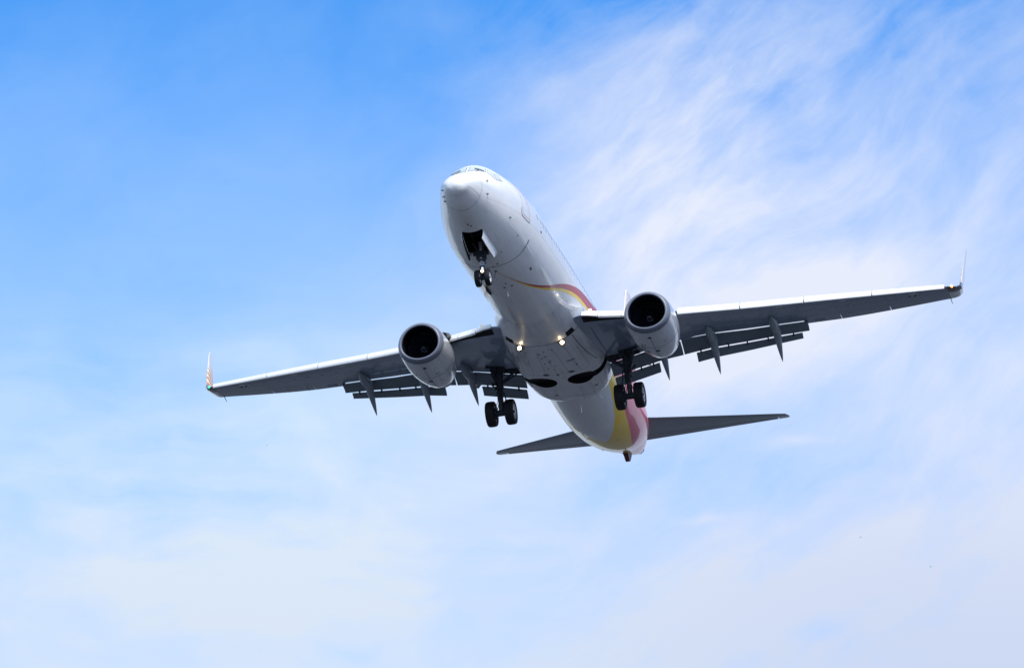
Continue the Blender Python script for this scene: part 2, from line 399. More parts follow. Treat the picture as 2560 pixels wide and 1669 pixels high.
# radome joint and strips, body joints
ribbon([(1.0, a_) for a_ in np.linspace(-math.pi, math.pi, 40)], .024).out('radome_seam', seamg, fuse, closed=False)
for s in (-1, 1):
    ribbon([(.99, s*1.03), (.6, s*1.10), (.21, s*1.19)], .010).out('lightning_strip', seamg, fuse, closed=False)
    ribbon([(.94, s*1.52), (.68, s*1.95), (.42, s*2.45)], .008).out('lightning_strip', seamg, fuse, closed=False)
ribbon([(5.92, -1.106), (5.88, -.94), (5.80, -.769), (5.55, -.419), (5.35, -.044), (5.33, .147), (5.40, .40), (5.52, .60), (5.8, .78)],
       [.10, .085, .05, .04, .035, .035, .035, .03, .02]).out('dark_arc_seam', seam, fuse, closed=False)  # dark tapering arc around the belly
for f_ in (.62, 1.02, 1.42):
    for s in (-1, 1):
        ribbon([(x, s*f_*(1-.25*math.exp(-(x-1)/1.2))) for x in np.linspace(1.2, 26, 16)], .009, .0025).out('lap_joint', lapm, fuse, closed=False)
for x in (7.4, 9.9, 12.4, 24.9, 27.4, 31.0, 34.2, 36.6):
    ribbon([(x, a_) for a_ in np.linspace(-math.pi, math.pi, 30)], .012, .0025).out('skin_joint', lapm, fuse, closed=False)
# swoosh along the flanks: red over yellow
RT = [(6.80, .22), (7.4, .310), (8.27, .449), (9.42, .656), (10.34, .835), (11.76, 1.116), (13.29, 1.332), (14.95, 1.498), (16.63, 1.60), (19.5, 1.80)]
RY = [(6.85, .22), (7.5, .311), (8.5, .46), (9.6, .638), (10.51, .802), (12.1, 1.07), (13.78, 1.258), (15.02, 1.343), (16.5, 1.395), (18.6, 1.44)]
YB = [(6.9, .22), (7.6, .312), (8.6, .447), (9.75, .63), (10.7, .785), (12.3, 1.034), (13.62, 1.174), (14.76, 1.263), (16.04, 1.308), (18.0, 1.33)]
def band(A, B, off):
    A = np.array(A); B = np.array(B); q = np.linspace(0, len(A)-1, 110); k_ = np.arange(len(A))
    a_ = np.stack([_herm(k_, A[:, 0], q), _herm(k_, A[:, 1], q)], 1); b_ = np.stack([_herm(k_, B[:, 0], q), _herm(k_, B[:, 1], q)], 1)
    G = np.stack([a_+(b_-a_)*v for v in np.linspace(0, 1, 7)], 1)
    return fus(G[..., 0].ravel(), G[..., 1].ravel(), off).reshape(G.shape[0], 7, 3)
for s in (-1, 1):
    sg = np.array([1, s, 1])
    MB().grid(band(RT, RY, .004)*sg).out('red_stripe', redp, fuse, closed=False)
    MB().grid(band(RY, YB, .004)*sg).out('yellow_stripe', yelp, fuse, closed=False)
    ribbon([(5.84, s*.087), (6.35, s*.15), (6.9, s*.224)], .022).out('stripe_tail', MATS['orange_line'], fuse, closed=False)
ribbon([(5.84, -.087), (6.2, -.02), (6.6, .05)], .02).out('stripe_tail', seam, fuse, closed=False)
# cockpit windows: one dark rubber frame and one pane each
PAN = [[(2.06, 3.10), (2.30, 2.49), (2.64, 2.60), (2.54, 3.10)],
       [(2.34, 2.45), (2.40, 2.06), (2.68, 2.31), (2.66, 2.55)],
       [(2.46, 2.03), (3.05, 2.03), (3.06, 2.26), (2.74, 2.30)]]
for s in (-1, 1):
    for p in PAN:
        c_ = np.array(p); mid = c_.mean(0)
        fr = patch('window_frame', [(x, s*f_) for x, f_ in (mid+(c_-mid)*1.03)], frame_m, fuse, .006)
        patch('window_pane', [(x, s*f_) for x, f_ in (mid+(c_-mid)*.955)], glass, fr if False else fuse, .010)
# wiper on the port windscreen
wp = fus(np.array([2.30, 2.31, 2.33]), np.array([-2.56, -2.72, -2.90]), .035)
MB().tube(wp, .017, 6).tube([wp[1], fus(2.14, -2.80, .02)], .014, 6).out('wiper', frame_m, fuse)
wp = wp*[1, -1, 1]; MB().tube(wp, .016, 6).out('wiper', frame_m, fuse)
# cabin windows
for s in (-1, 1):
    gp = None
    for k in range(46):
        x = 7.0+.508*k
        if 16.4 < x < 16.6: continue
        G = [[(x+dx_, s*f_) for f_ in (1.69, 1.74, 1.79, 1.84)] for dx_ in (-.11, -.06, .06, .11)]; G = np.array(G)
        for i_, j_ in ((0, 0), (0, 3), (3, 0), (3, 3)): G[i_, j_] = G[i_, j_]*.7+G[1 if i_ == 0 else 2, 1 if j_ == 0 else 2]*.3
        MB().grid(fus(G[..., 0].ravel(), G[..., 1].ravel(), .003).reshape(4, 4, 3)).out('cabin_window', glassw, fuse, closed=False)
# doors: outlined forward entry and service doors, rear doors
def outline(pts, w, m, nm, off=.006):
    b_ = ribbon(pts, w, off); return b_.out(nm, m, fuse, closed=False)
def door(x0, x1, s, p0, p1, name):
    r = .12; pr = .06
    c_ = [(x0, p1), (x0, (p0+p1)/2), (x0, p0+pr), (x0+.03, p0+.02), (x0+r, p0), ((x0+x1)/2, p0), (x1-r, p0), (x1-.03, p0+.02), (x1, p0+pr), (x1, (p0+p1)/2), (x1, p1-pr), (x1-r, p1), (x0+r, p1), (x0, p1)]
    outline([(x, s*f_) for x, f_ in c_], .024, orange, name+'_outline')
for s in (-1, 1):
    door(4.68, 5.56, s, 1.455, 2.30, 'door'); door(33.4, 34.2, s, 1.5, 2.3, 'rear_door')
    outline([(4.54, s*1.56), (4.55, s*1.46), (4.61, s*1.415), (4.95, s*1.395), (5.46, s*1.395), (5.58, s*1.415), (5.62, s*1.47)], .05, greyline, 'door_sill', .010)
# pitot probes, vanes and antennas
def probe(x, f_, m=frame_m, ln=.16):
    p0 = fus(x, f_, .0); p1 = fus(x, f_, .09)
    p1 = p0+(p1-p0)*.7; MB().tube([p0, p1], [.022, .014], 6).tube([p1+np.array([.02, 0, 0]), p1-np.array([ln*.6, 0, 0])], [.014, .008], 6).box(p0, (.08, .03, .05)).out('pitot_probe', m, fuse)
for x, f_ in ((1.49, -1.88), (1.44, -1.288), (3.53, -1.164), (.60, 1.38), (.74, 1.10), (.92, .97)): probe(x, f_)
def blade_ant(x, f_, L_, h, m, name, sw=.12, th=.03):
    p0 = fus(x, f_); n = fus(x, f_, 1.0)-p0; n /= np.linalg.norm(n)
    t_ = np.array([1, 0, 0])-n*n[0]; t_ /= np.linalg.norm(t_); sd_ = np.cross(t_, n)
    def ring(c, l):
        return [c+t_*l*a_+sd_*th*b_ for a_, b_ in ((-.5, 0), (-.2, .5), (.25, .4), (.5, 0), (.25, -.4), (-.2, -.5))]
    MB().loft([ring(p0-n*.02, L_), ring(p0+n*h*.5+t_*sw*.5, L_*.8), ring(p0+n*h+t_*sw, L_*.55)]).out(name, m, fuse)
blade_ant(8.45, .42, 1.20, .10, MATS['gear_grey'], 'blade_antenna', .05, .07)
blade_ant(12.2, math.pi, .35, .35, white, 'blade_antenna'); blade_ant(20.2, math.pi, .35, .35, white, 'blade_antenna')
blade_ant(8.4, -.03, .16, .22, white, 'drain_mast', .10, .04); blade_ant(22.9, -.03, .16, .34, white, 'drain_mast', .10, .03); blade_ant(22.4, -.52, .14, .34, white, 'drain_mast', .10, .03)
for x, f_, rr in ((7.67, -.741, .13), (7.92, -.194, .06), (7.93, -.02, .06), (7.5, -.10, .05), (4.67, -.97, .035), (5.84, -.087, .075), (1.9, .03, .05), (2.02, -.06, .045), (7.37, -1.484, .09), (5.2, -.22, .05), (5.35, -.09, .045), (4.5, -.45, .035), (28.9, -.30, .04), (31.7, -.25, .04), (31.9, .5, .05)):
    P0 = fus(x, f_, .005); n = fus(x, f_, .1)-P0; n /= np.linalg.norm(n); a_ = np.array([1., 0, 0])-n*n[0]; a_ /= np.linalg.norm(a_); b_ = np.cross(a_, n)
    ly = .45 if rr > .08 else .8
    MB().loft([[P0+n*h+q*(a_*math.cos(t_)*rr+b_*math.sin(t_)*rr*ly) for t_ in np.linspace(0, 2*math.pi, 17)[:-1]] for h, q in ((-.01, 1), (.006, .96), (.012, .8))]).out('drain_port', frame_m if rr > .045 else seam, fuse)
for p_, w in (([(27.04, .416), (27.7, .41), (28.35, .404)], .055), ([(31.55, .58), (31.65, .48), (31.73, .40)], .04)):
    ribbon(p_, w, .006).out('outflow_slot', frame_m, fuse, closed=False)
# tail skid and APU exhaust
sk = MB(); zb_ = float(f_bot(34.2))
sk.loft([[(33.7, y, float(f_bot(33.7))+.04), (34.9, y, float(f_bot(34.9))+.04), (34.75, y*.9, zb_-.02), (34.45, y*.75, zb_-.34), (34.25, y*.75, zb_-.38), (34.0, y*.85, zb_-.22)] for y in (-.13, .13)]).out('tail_skid', mat('skid_dark_red', (.10, .018, .02), .5), root, smooth=False)
tc_ = (38.0, 0, .90)
MB().loft([fus(np.full(33, x), np.linspace(-math.pi, math.pi, 33), .006) for x in np.linspace(37.62, 38.02, 5)], True, False).out('exhaust_shroud', exh, fuse, closed=False)
MB().rev([(.17, -.25), (.20, .0), (.19, .12), (.15, .12), (.14, -.1)], tc_, 24, 'x').out('exhaust_pipe', exh, fuse, closed=False)

# ---------------------------------------------------------------- nose wheel bay with its doors
NB = []
for x in np.linspace(NWX0, NWX1, 16):
    w0 = fus(x, -NWP); w1 = fus(x, NWP); NB.append([w0, w0+np.array([0, .02, .62]), w1+np.array([0, -.02, .62]), w1])
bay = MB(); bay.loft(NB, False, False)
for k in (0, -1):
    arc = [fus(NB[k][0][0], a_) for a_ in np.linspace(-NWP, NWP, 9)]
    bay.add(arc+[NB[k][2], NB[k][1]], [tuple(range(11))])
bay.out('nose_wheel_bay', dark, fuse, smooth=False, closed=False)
bb = MB()
for y in (-.2, .2): bb.tube([(2.4, y, -1.25), (3.8, y, -1.45)], .03, 6)
for x in (2.7, 3.1, 3.5): bb.tube([(x, -.35, -1.3), (x, .35, -1.3)], .025, 6)
bb.out('bay_frame', gear_m, fuse)
for s in (-1, 1):
    xx = np.linspace(2.50, 4.30, 14); G = []
    for x in xx:
        h = fus(min(x, 4.0), s*(NWP+.02), .012); h[0] = x
        ht = .40 if x < 4.0 else .40-.22*(x-4.0)/.30
        top = h+np.array([0, 0, .0 if x < 4.0 else -.10*(x-4.0)])
        G.append([top, top+np.array([-.04, -s*.01, -ht*.5]), top+np.array([-.08, -s*.05, -ht])])
    G = np.array(G); th = np.array([0, s*.025, 0]); ti = np.array([0, -s*.004, 0])
    MB().loft([[g_[0], g_[1], g_[2], g_[2]+th, g_[1]+th, g_[0]+th] for g_ in G]).out('nose_gear_door', white, root)
    MB().grid(G+ti).out('door_lining', dark, root, closed=False)

# ---------------------------------------------------------------- wheels and gear
def tyre(c, r, w, parent, hubm):
    k = r; pr = []
    for t_ in np.linspace(-math.pi*.5, math.pi*.5, 15):
        rr = r-.16*r+.16*r*math.cos(t_)**.55 if abs(t_) < 1.57 else r*.84
        pr.append((rr, w/2*np.sign(math.sin(t_))*abs(math.sin(t_))**.7))
    pr = [(r*.58, -w*.38), (r*.66, -w*.47), (r*.76, -w*.50)]+pr[1:-1]+[(r*.76, w*.50), (r*.66, w*.47), (r*.58, w*.38)]
    t_ = MB().rev(pr, c, 40, 'y').out('tyre', rubber, parent, closed=False)
    for q in (-.30, -.1, .1, .30):
        MB().rev([(r*.998*(1-.02*abs(q)*3), q*w-.008), (r*1.003*(1-.02*abs(q)*3), q*w), (r*.998*(1-.02*abs(q)*3), q*w+.008)], c, 40, 'y')
    h = MB(); h.rev([(r*.02, -w*.28), (r*.16, -w*.30), (r*.20, -w*.18), (r*.44, -w*.24), (r*.58, -w*.44), (r*.58, w*.44), (r*.44, w*.24), (r*.20, w*.18), (r*.16, w*.30), (r*.02, w*.28)], c, 32, 'y')
    for k in range(8):
        a_ = 2*math.pi*k/8
        for sy in (-1, 1): h.tube([(c[0]+r*.30*math.cos(a_), c[1]+sy*w*.15, c[2]+r*.30*math.sin(a_)), (c[0]+r*.30*math.cos(a_), c[1]+sy*w*.25, c[2]+r*.30*math.sin(a_))], r*.05, 6)
    h.out('wheel_hub', hubm, parent)
ng = bpy.data.objects.new('nose_gear', None); COL.objects.link(ng); ng.parent = root
NX, NZ = 4.03, -2.95
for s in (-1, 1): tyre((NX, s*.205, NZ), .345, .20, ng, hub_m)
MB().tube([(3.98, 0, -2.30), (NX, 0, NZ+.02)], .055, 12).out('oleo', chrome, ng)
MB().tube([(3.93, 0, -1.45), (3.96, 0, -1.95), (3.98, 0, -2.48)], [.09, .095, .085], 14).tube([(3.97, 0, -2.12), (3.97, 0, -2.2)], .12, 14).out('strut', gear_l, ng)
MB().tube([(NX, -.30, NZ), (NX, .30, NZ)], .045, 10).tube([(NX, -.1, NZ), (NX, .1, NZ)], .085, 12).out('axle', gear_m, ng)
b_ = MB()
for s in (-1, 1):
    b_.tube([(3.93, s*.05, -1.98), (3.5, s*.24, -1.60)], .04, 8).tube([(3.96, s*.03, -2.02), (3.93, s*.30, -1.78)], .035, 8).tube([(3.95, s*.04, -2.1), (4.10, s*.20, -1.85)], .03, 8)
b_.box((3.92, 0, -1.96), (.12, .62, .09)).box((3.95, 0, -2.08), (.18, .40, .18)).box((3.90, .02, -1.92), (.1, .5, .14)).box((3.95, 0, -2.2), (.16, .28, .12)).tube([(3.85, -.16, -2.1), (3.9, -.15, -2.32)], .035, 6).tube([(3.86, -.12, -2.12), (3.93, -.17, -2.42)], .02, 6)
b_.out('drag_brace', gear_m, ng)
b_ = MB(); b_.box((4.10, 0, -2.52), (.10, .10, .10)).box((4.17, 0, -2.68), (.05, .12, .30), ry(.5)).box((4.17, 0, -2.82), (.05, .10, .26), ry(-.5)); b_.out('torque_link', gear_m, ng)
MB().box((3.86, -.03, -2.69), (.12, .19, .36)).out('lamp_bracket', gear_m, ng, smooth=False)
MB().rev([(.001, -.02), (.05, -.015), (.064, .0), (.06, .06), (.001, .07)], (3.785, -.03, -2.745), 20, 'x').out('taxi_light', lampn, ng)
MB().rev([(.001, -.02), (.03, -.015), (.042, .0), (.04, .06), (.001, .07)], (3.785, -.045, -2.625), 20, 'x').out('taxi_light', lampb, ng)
for s in (1, -1):
    mg = bpy.data.objects.new('main_gear', None); COL.objects.link(mg); mg.parent = root
    AX, AY, AZ = 19.6, 2.88, -3.05
    def Q(x, y, z): return (x, s*y, z)
    for dy in (-.43, .43): tyre(Q(AX, AY+dy, AZ), .565, .40, mg, hub_m)
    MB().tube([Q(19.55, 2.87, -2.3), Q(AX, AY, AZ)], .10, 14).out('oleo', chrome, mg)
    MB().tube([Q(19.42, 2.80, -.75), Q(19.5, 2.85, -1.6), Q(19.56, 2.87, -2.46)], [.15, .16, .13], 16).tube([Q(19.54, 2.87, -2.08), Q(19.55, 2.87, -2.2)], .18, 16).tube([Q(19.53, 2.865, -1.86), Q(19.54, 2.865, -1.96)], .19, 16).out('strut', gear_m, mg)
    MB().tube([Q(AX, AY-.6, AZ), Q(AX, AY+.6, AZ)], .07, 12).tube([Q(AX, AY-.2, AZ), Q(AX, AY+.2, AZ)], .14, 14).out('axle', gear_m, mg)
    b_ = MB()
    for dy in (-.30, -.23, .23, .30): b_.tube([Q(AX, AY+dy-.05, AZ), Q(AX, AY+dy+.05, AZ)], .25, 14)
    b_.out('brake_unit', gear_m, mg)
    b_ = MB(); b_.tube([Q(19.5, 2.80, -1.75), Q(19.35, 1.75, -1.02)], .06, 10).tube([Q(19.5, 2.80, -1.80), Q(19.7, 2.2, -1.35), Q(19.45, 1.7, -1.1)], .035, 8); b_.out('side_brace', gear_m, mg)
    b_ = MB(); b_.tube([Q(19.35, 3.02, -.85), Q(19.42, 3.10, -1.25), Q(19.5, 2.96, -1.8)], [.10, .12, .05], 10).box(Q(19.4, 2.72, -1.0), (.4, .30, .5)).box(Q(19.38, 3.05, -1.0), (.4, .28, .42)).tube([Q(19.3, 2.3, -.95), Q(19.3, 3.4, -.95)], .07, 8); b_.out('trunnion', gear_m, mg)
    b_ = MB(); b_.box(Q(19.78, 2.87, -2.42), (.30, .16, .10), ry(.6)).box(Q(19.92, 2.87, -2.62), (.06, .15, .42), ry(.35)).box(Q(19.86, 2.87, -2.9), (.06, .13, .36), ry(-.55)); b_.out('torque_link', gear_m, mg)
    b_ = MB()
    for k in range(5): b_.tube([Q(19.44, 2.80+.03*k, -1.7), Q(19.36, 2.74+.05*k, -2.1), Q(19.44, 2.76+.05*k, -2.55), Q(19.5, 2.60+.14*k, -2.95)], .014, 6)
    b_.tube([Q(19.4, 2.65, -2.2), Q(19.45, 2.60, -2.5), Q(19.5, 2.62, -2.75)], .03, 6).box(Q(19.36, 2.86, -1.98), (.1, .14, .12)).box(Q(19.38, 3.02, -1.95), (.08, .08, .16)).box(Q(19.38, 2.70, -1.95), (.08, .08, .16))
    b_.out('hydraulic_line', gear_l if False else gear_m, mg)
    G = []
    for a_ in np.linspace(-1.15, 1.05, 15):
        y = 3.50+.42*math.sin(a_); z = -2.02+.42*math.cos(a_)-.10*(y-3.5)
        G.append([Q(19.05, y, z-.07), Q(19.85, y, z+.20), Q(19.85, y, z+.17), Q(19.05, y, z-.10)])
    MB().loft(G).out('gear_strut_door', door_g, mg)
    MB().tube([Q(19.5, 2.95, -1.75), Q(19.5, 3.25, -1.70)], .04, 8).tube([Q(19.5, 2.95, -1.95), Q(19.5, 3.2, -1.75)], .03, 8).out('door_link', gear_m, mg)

# ---------------------------------------------------------------- belly fairing with wheel wells
FX = [12.6, 13.2, 14.0, 15.0, 16.0, 17.5, 19.0, 20.5, 21.4, 21.95, 22.3, 22.5, 22.6]
FW = [1.72, 1.77, 1.86, 1.96, 1.99, 2.02, 2.05, 2.03, 1.97, 1.88, 1.72, 1.5, 1.2]
FZ = [-1.80, -1.83, -1.88, -1.94, -1.99, -2.04, -2.08, -2.11, -2.12, -2.06, -1.90, -1.66, -1.3]
FN = [2.0, 2.0, 2.1, 2.3, 2.6, 2.9, 3.1, 3.1, 3.0, 2.9, 2.8, 2.6, 2.5]
def fair(x, q):
    w = _herm(FX, FW, x); zb = _herm(FX, FZ, x); n = _herm(FX, FN, x); zc = -.20
    sn, cs = math.sin(q), math.cos(q)
    if x > 20: xx_ = min(22.6, x+.55*abs(sn)**2.2*(x-20)/2); zb = _herm(FX, FZ, xx_); w = _herm(FX, FW, min(22.6, x+.25*(x-20)/2))
    y = w*abs(sn)**(2/n)*np.sign(sn); z = zc-(zc-zb)*abs(cs)**(2/n)*(1 if cs > 0 else -1)
    if cs > 0:
        k = max(0, min(1, (x-20.3)/1.6)); z += .07*k*math.exp(-(y/.42)**2)
    p = np.array([x, y, z]); k = max(0.0, min(1.0, (x-12.6)/2.3)); k = k*k*(3-2*k)
    if k < 1: p = p*k+fus(x, q*1.02, .004)*(1-k)
    return p
fx = np.concatenate([np.linspace(12.62, 21, 70), np.linspace(21.1, 22.58, 24)])
qs = np.linspace(-1.5, 1.5, 81)
rings = [[fair(x, q*(.68+.32*max(0, min(1, (x-13.6)/1.5)))) for q in qs] for x in fx]
fo = MB().loft(rings).out('belly_fairing', fair_w, root, angle=45)
cut = MB()
for s in (1, -1):
    cx, cy = 19.28, .84*s
    cut.loft([[(cx+.58*math.cos(a_), cy+.60*math.sin(a_), z) for a_ in np.linspace(0, 2*math.pi, 41)[:-1]] for z in (-2.6, -1.45)])
cut2 = MB()
for s in (1, -1):
    cut2.loft([[(x, s*y, z) for x, y in ((19.08, 1.0), (19.5, 1.0), (19.60, 1.3), (19.74, 1.7), (19.86, 2.5), (19.42, 2.5), (19.26, 1.7), (18.95, 1.2))] for z in (-2.6, -.9)])
for q, cc in enumerate((cut, cut2)):
    co = cc.out('cutter', dark, root, smooth=False); bpy.context.view_layer.update()
    md = fo.modifiers.new('cut', 'BOOLEAN'); md.object = co; md.operation = 'DIFFERENCE'; md.solver = 'EXACT'; md.material_mode = 'TRANSFER'
    dg = bpy.context.evaluated_depsgraph_get(); nm_ = bpy.data.meshes.new_from_object(fo.evaluated_get(dg))
    fo.modifiers.clear(); fo.data = nm_; bpy.data.objects.remove(co)
fo.data.name = 'belly_fairing'
for s in (1, -1):
    MB().add([(19.28+.64*math.cos(a_), .84*s+.66*math.sin(a_), float(f_bot(19.28))-.012-.02*0) for a_ in np.linspace(0, 2*math.pi, 33)[:-1]], [tuple(range(32))]).out('wheel_well_shade', dark, fo, smooth=False, closed=False)  # near-black sheets over the body skin, painting deep shade into the shallow wells
    MB().grid([[fus(x, s*q, .015) for q in (.3, .45, .6, .75, .9, 1.05, 1.2, 1.35)] for x in (18.6, 19.0, 19.4, 19.8, 20.1)]).out('wheel_well_shade', dark, fo, closed=False)
def fr(pts, w, off=.005):
    P = np.array([fair(x, q) for x, q in pts]); Nn = []
    for x, q in pts:
        a_ = fair(x+.01, q)-fair(x-.01, q); c_ = fair(x, q+.004)-fair(x, q-.004); n = np.cross(c_, a_); n /= np.linalg.norm(n); 
        if n@(fair(x, q)-np.array([x, 0, -.6])) < 0: n = -n
        Nn.append(n)
    Nn = np.array(Nn); T = np.gradient(P, axis=0); T /= np.linalg.norm(T, axis=1, keepdims=True); B = np.cross(T, Nn)
    return MB().grid(np.stack([P+Nn*off-B*w/2, P+Nn*(off+.002), P+Nn*off+B*w/2], 1))
fr([(15.0, q) for q in np.linspace(-1.42, 1.42, 40)], .03).out('fairing_seam', seam, fo, closed=False)
for q in (-.36, -.12, .12, .36, .62, -.62):
    fr([(x, q) for x in np.linspace(15.5, 18.3, 12)], .010).out('panel_seam', seam, fo, closed=False)
    fr([(x, q*1.1) for x in np.linspace(20.1, 22.2, 12)], .010).out('panel_seam', seam, fo, closed=False)
for x in (18.35, 21.2): fr([(x, q) for q in np.linspace(-.62, .62, 20)], .010).out('panel_seam', seam, fo, closed=False)
def qz(x, z):
    lo, hi = .2, 1.49
    for _ in range(24):
        m_ = (lo+hi)/2
        if fair(x, m_)[2] < z: lo = m_
        else: hi = m_
    return lo
for s_ in (-1,):
    fr([(x, s_*qz(x, z)) for x, z in ((15.1, -1.58), (15.6, -1.63), (16.2, -1.66), (17.0, -1.66), (17.7, -1.62), (18.4, -1.55))], .035).out('edge_seal', seam, fo, closed=False)
def fport(x, y, a_, b_, name='access_port', m=frame_m, lift=.004):
    lo, hi = -1.45, 1.45
    for _ in range(40):
        q = (lo+hi)/2
        if fair(x, q)[1] < y: lo = q
        else: hi = q
    P0 = fair(x, q); n = np.cross(fair(x, q+.01)-fair(x, q-.01), fair(x+.01, q)-fair(x-.01, q)); n /= np.linalg.norm(n)
    if n[2] > 0: n = -n
    u1 = np.array([1., 0, 0])-n*n[0]; u1 /= np.linalg.norm(u1); u2 = np.cross(u1, n)
    MB().loft([[P0+n*h+q2*(u1*math.cos(t_)*a_+u2*math.sin(t_)*b_) for t_ in np.linspace(0, 2*math.pi, 17)[:-1]] for h, q2 in ((-.02, 1), (lift, 1), (lift+.006, .85))]).out(name, m, fo)
for x, y, a_, b_ in ((18.32, .52, .12, .14), (18.30, -.62, .12, .14), (18.45, .02, .09, .06), (15.9, .30, .09, .03), (16.4, .28, .07, .03), (17.0, .27, .06, .03), (17.6, .26, .05, .03), (15.7, .05, .06, .025), (16.2, .02, .05, .025), (16.7, -.03, .05, .025), (17.4, -.08, .05, .025), (16.25, .13, .05, .04), (17.8, .02, .05, .03), (17.7, -.98, .06, .05), (20.6, -1.25, .06, .10), (20.9, .62, .06, .10), (15.6, -.32, .04, .03)):
    fport(x, y, a_, b_)
fport(17.1, -.85, .10, .20, 'access_panel', MATS['wing_grey']); fport(16.9, .05, .16, .05, 'access_panel', MATS['wing_grey'])
# ram-air inlets and forward fairing bulges
def fgrid(rows, off):
    return [[(lambda p, n: p+n*off)(fair(x, q), (fair(x, q)-np.array([x, 0, -.6]))/np.linalg.norm(fair(x, q)-np.array([x, 0, -.6]))) for x, q in r_] for r_ in rows]
for s in (1, -1):
    MB().grid(fgrid([[(x, s*(.70+w_*v)) for v in np.linspace(-1, 1, 7)] for x, w_ in ((13.5, .005), (13.9, .045), (14.3, .085), (14.62, .105))], .006)).out('ram_air_ramp', fair_w, fo, closed=False)
    MB().grid(fgrid([[(x, s*(.70+w_*v)) for v in np.linspace(-1, 1, 7)] for x, w_ in ((14.62, .105), (14.8, .115), (14.97, .12))], .008)).out('ram_air_inlet_shade', dark, fo, closed=False)  # flat near-black patch, the opening's shade painted on the fairing
# landing lights under the fairing seam
for s in (1, -1):
    c_ = (14.93, s*.93, -1.945)
    MB().rev([(.001, -.03), (.06, -.022), (.088, .0)], c_, 24, 'x').out('landing_light', lamp, fo, closed=False)
    MB().rev([(.095, -.005), (.102, .0), (.11, .12), (.05, .18), (.001, .18)], (c_[0]+.005, c_[1], c_[2]), 24, 'x').box((15.05, s*.80, -1.93), (.12, .10, .06)).out('lamp_housing', frame_m, fo)

# ---------------------------------------------------------------- wings
YS = [1.2, 1.88, 3.0, 4.83, 5.8, 8.0, 10.45, 12.07, 14.2, 16.8]
XL = [14.5, 14.25, 14.85, 16.0, 16.46, 17.64, 18.95, 19.78, 20.96, 22.35]
ZL = [-1.15, -1.10, -1.00, -.78, -.66, -.34, .06, .31, .66, 1.07]
XT = [21.15, 21.15, 21.15, 21.15, 21.17, 21.76, 22.44, 22.91, 23.52, 24.25]
ZT = [-1.12, -1.02, -.80, -.42, -.27, .0, .27, .45, .77, 1.21]
TH = [1.02, .98, .88, .68, .60, .46, .36, .31, .26, .19]
def wp_(tab, y): return float(_herm(YS, tab, y))
def section(y, f0=0.0, f1=1.0, n=15, zl=None):
    """closed section between chord fractions f0..f1 (lower surface kept full, blunt cut ends)"""
    xl, zl_, xt, zt, th = (wp_(T_, y) for T_ in (XL, ZL, XT, ZT, TH))
    def tk(f):  # airfoil half thickness, max at 0.38
        return th/.2*(.2969*math.sqrt(max(f, 0))-.126*f-.3516*f*f+.2843*f**3-.1015*f**4)
    fr_ = f0+(f1-f0)*(1-np.cos(np.linspace(0, math.pi, n)))/2 if f0 == 0 else np.linspace(f0, f1, n)
    up = []; lo = []
    for f in fr_:
        xc = xl+(xt-xl)*f; zc = zl_+(zt-zl_)*f
        up.append((xc, y, zc+tk(f)*.55+.06*th*math.sin(math.pi*f))); lo.append((xc, y, zc-tk(f)*.45-.0*f))
    return up+lo[::-1]
def mir(P, s): return [tuple((p[0], p[1]*s, p[2])) for p in P]
TEdx = lambda y: wp_(XT, y)
def lipfrac(y):
    xl, xt = wp_(XL, y), wp_(XT, y)
    u = np.interp(y, [1.2, 3.5, 5.1, 5.8, 8, 10.5], [-.78, -.76, -.72, -.72, -.62, -.52])
    return (xt+u-xl)/(xt-xl)
def plate(stations, s, nose_t, tail_t, cam=.03):
    """flap-like panel: stations = [(y, (x0,z0), (x1,z1))]"""
    R_ = []
    for y, (x0, z0), (x1, z1) in stations:
        c_ = math.hypot(x1-x0, z1-z0); t_ = np.array([(x1-x0)/c_, (z1-z0)/c_]); n = np.array([-t_[1], t_[0]])
        pts = []
        for f, h in ((1, .5), (.75, .62+1), (.45, 1.6), (.2, 1.75), (.06, 1.35), (0, .5), (.03, -.35), (.12, -.55), (.4, -.35), (.75, -.1), (1, -.5)):
            hh = h*nose_t*.5 if f < .9 else (h*2)*tail_t*.5
            p = np.array([x0, z0])+t_*c_*f+n*(hh+cam*c_*math.sin(math.pi*f))
            pts.append((p[0], y*s, p[1]))
        R_.append(pts)
    return MB().loft(R_)
def lowz(y, x):
    """height of the wing's lower skin"""
    xl, zl_, xt, zt, th = (wp_(T_, y) for T_ in (XL, ZL, XT, ZT, TH)); f = (x-xl)/(xt-xl)
    return zl_+(zt-zl_)*f-.45*th/.2*(.2969*math.sqrt(max(f, 0))-.126*f-.3516*f*f+.2843*f**3-.1015*f**4)
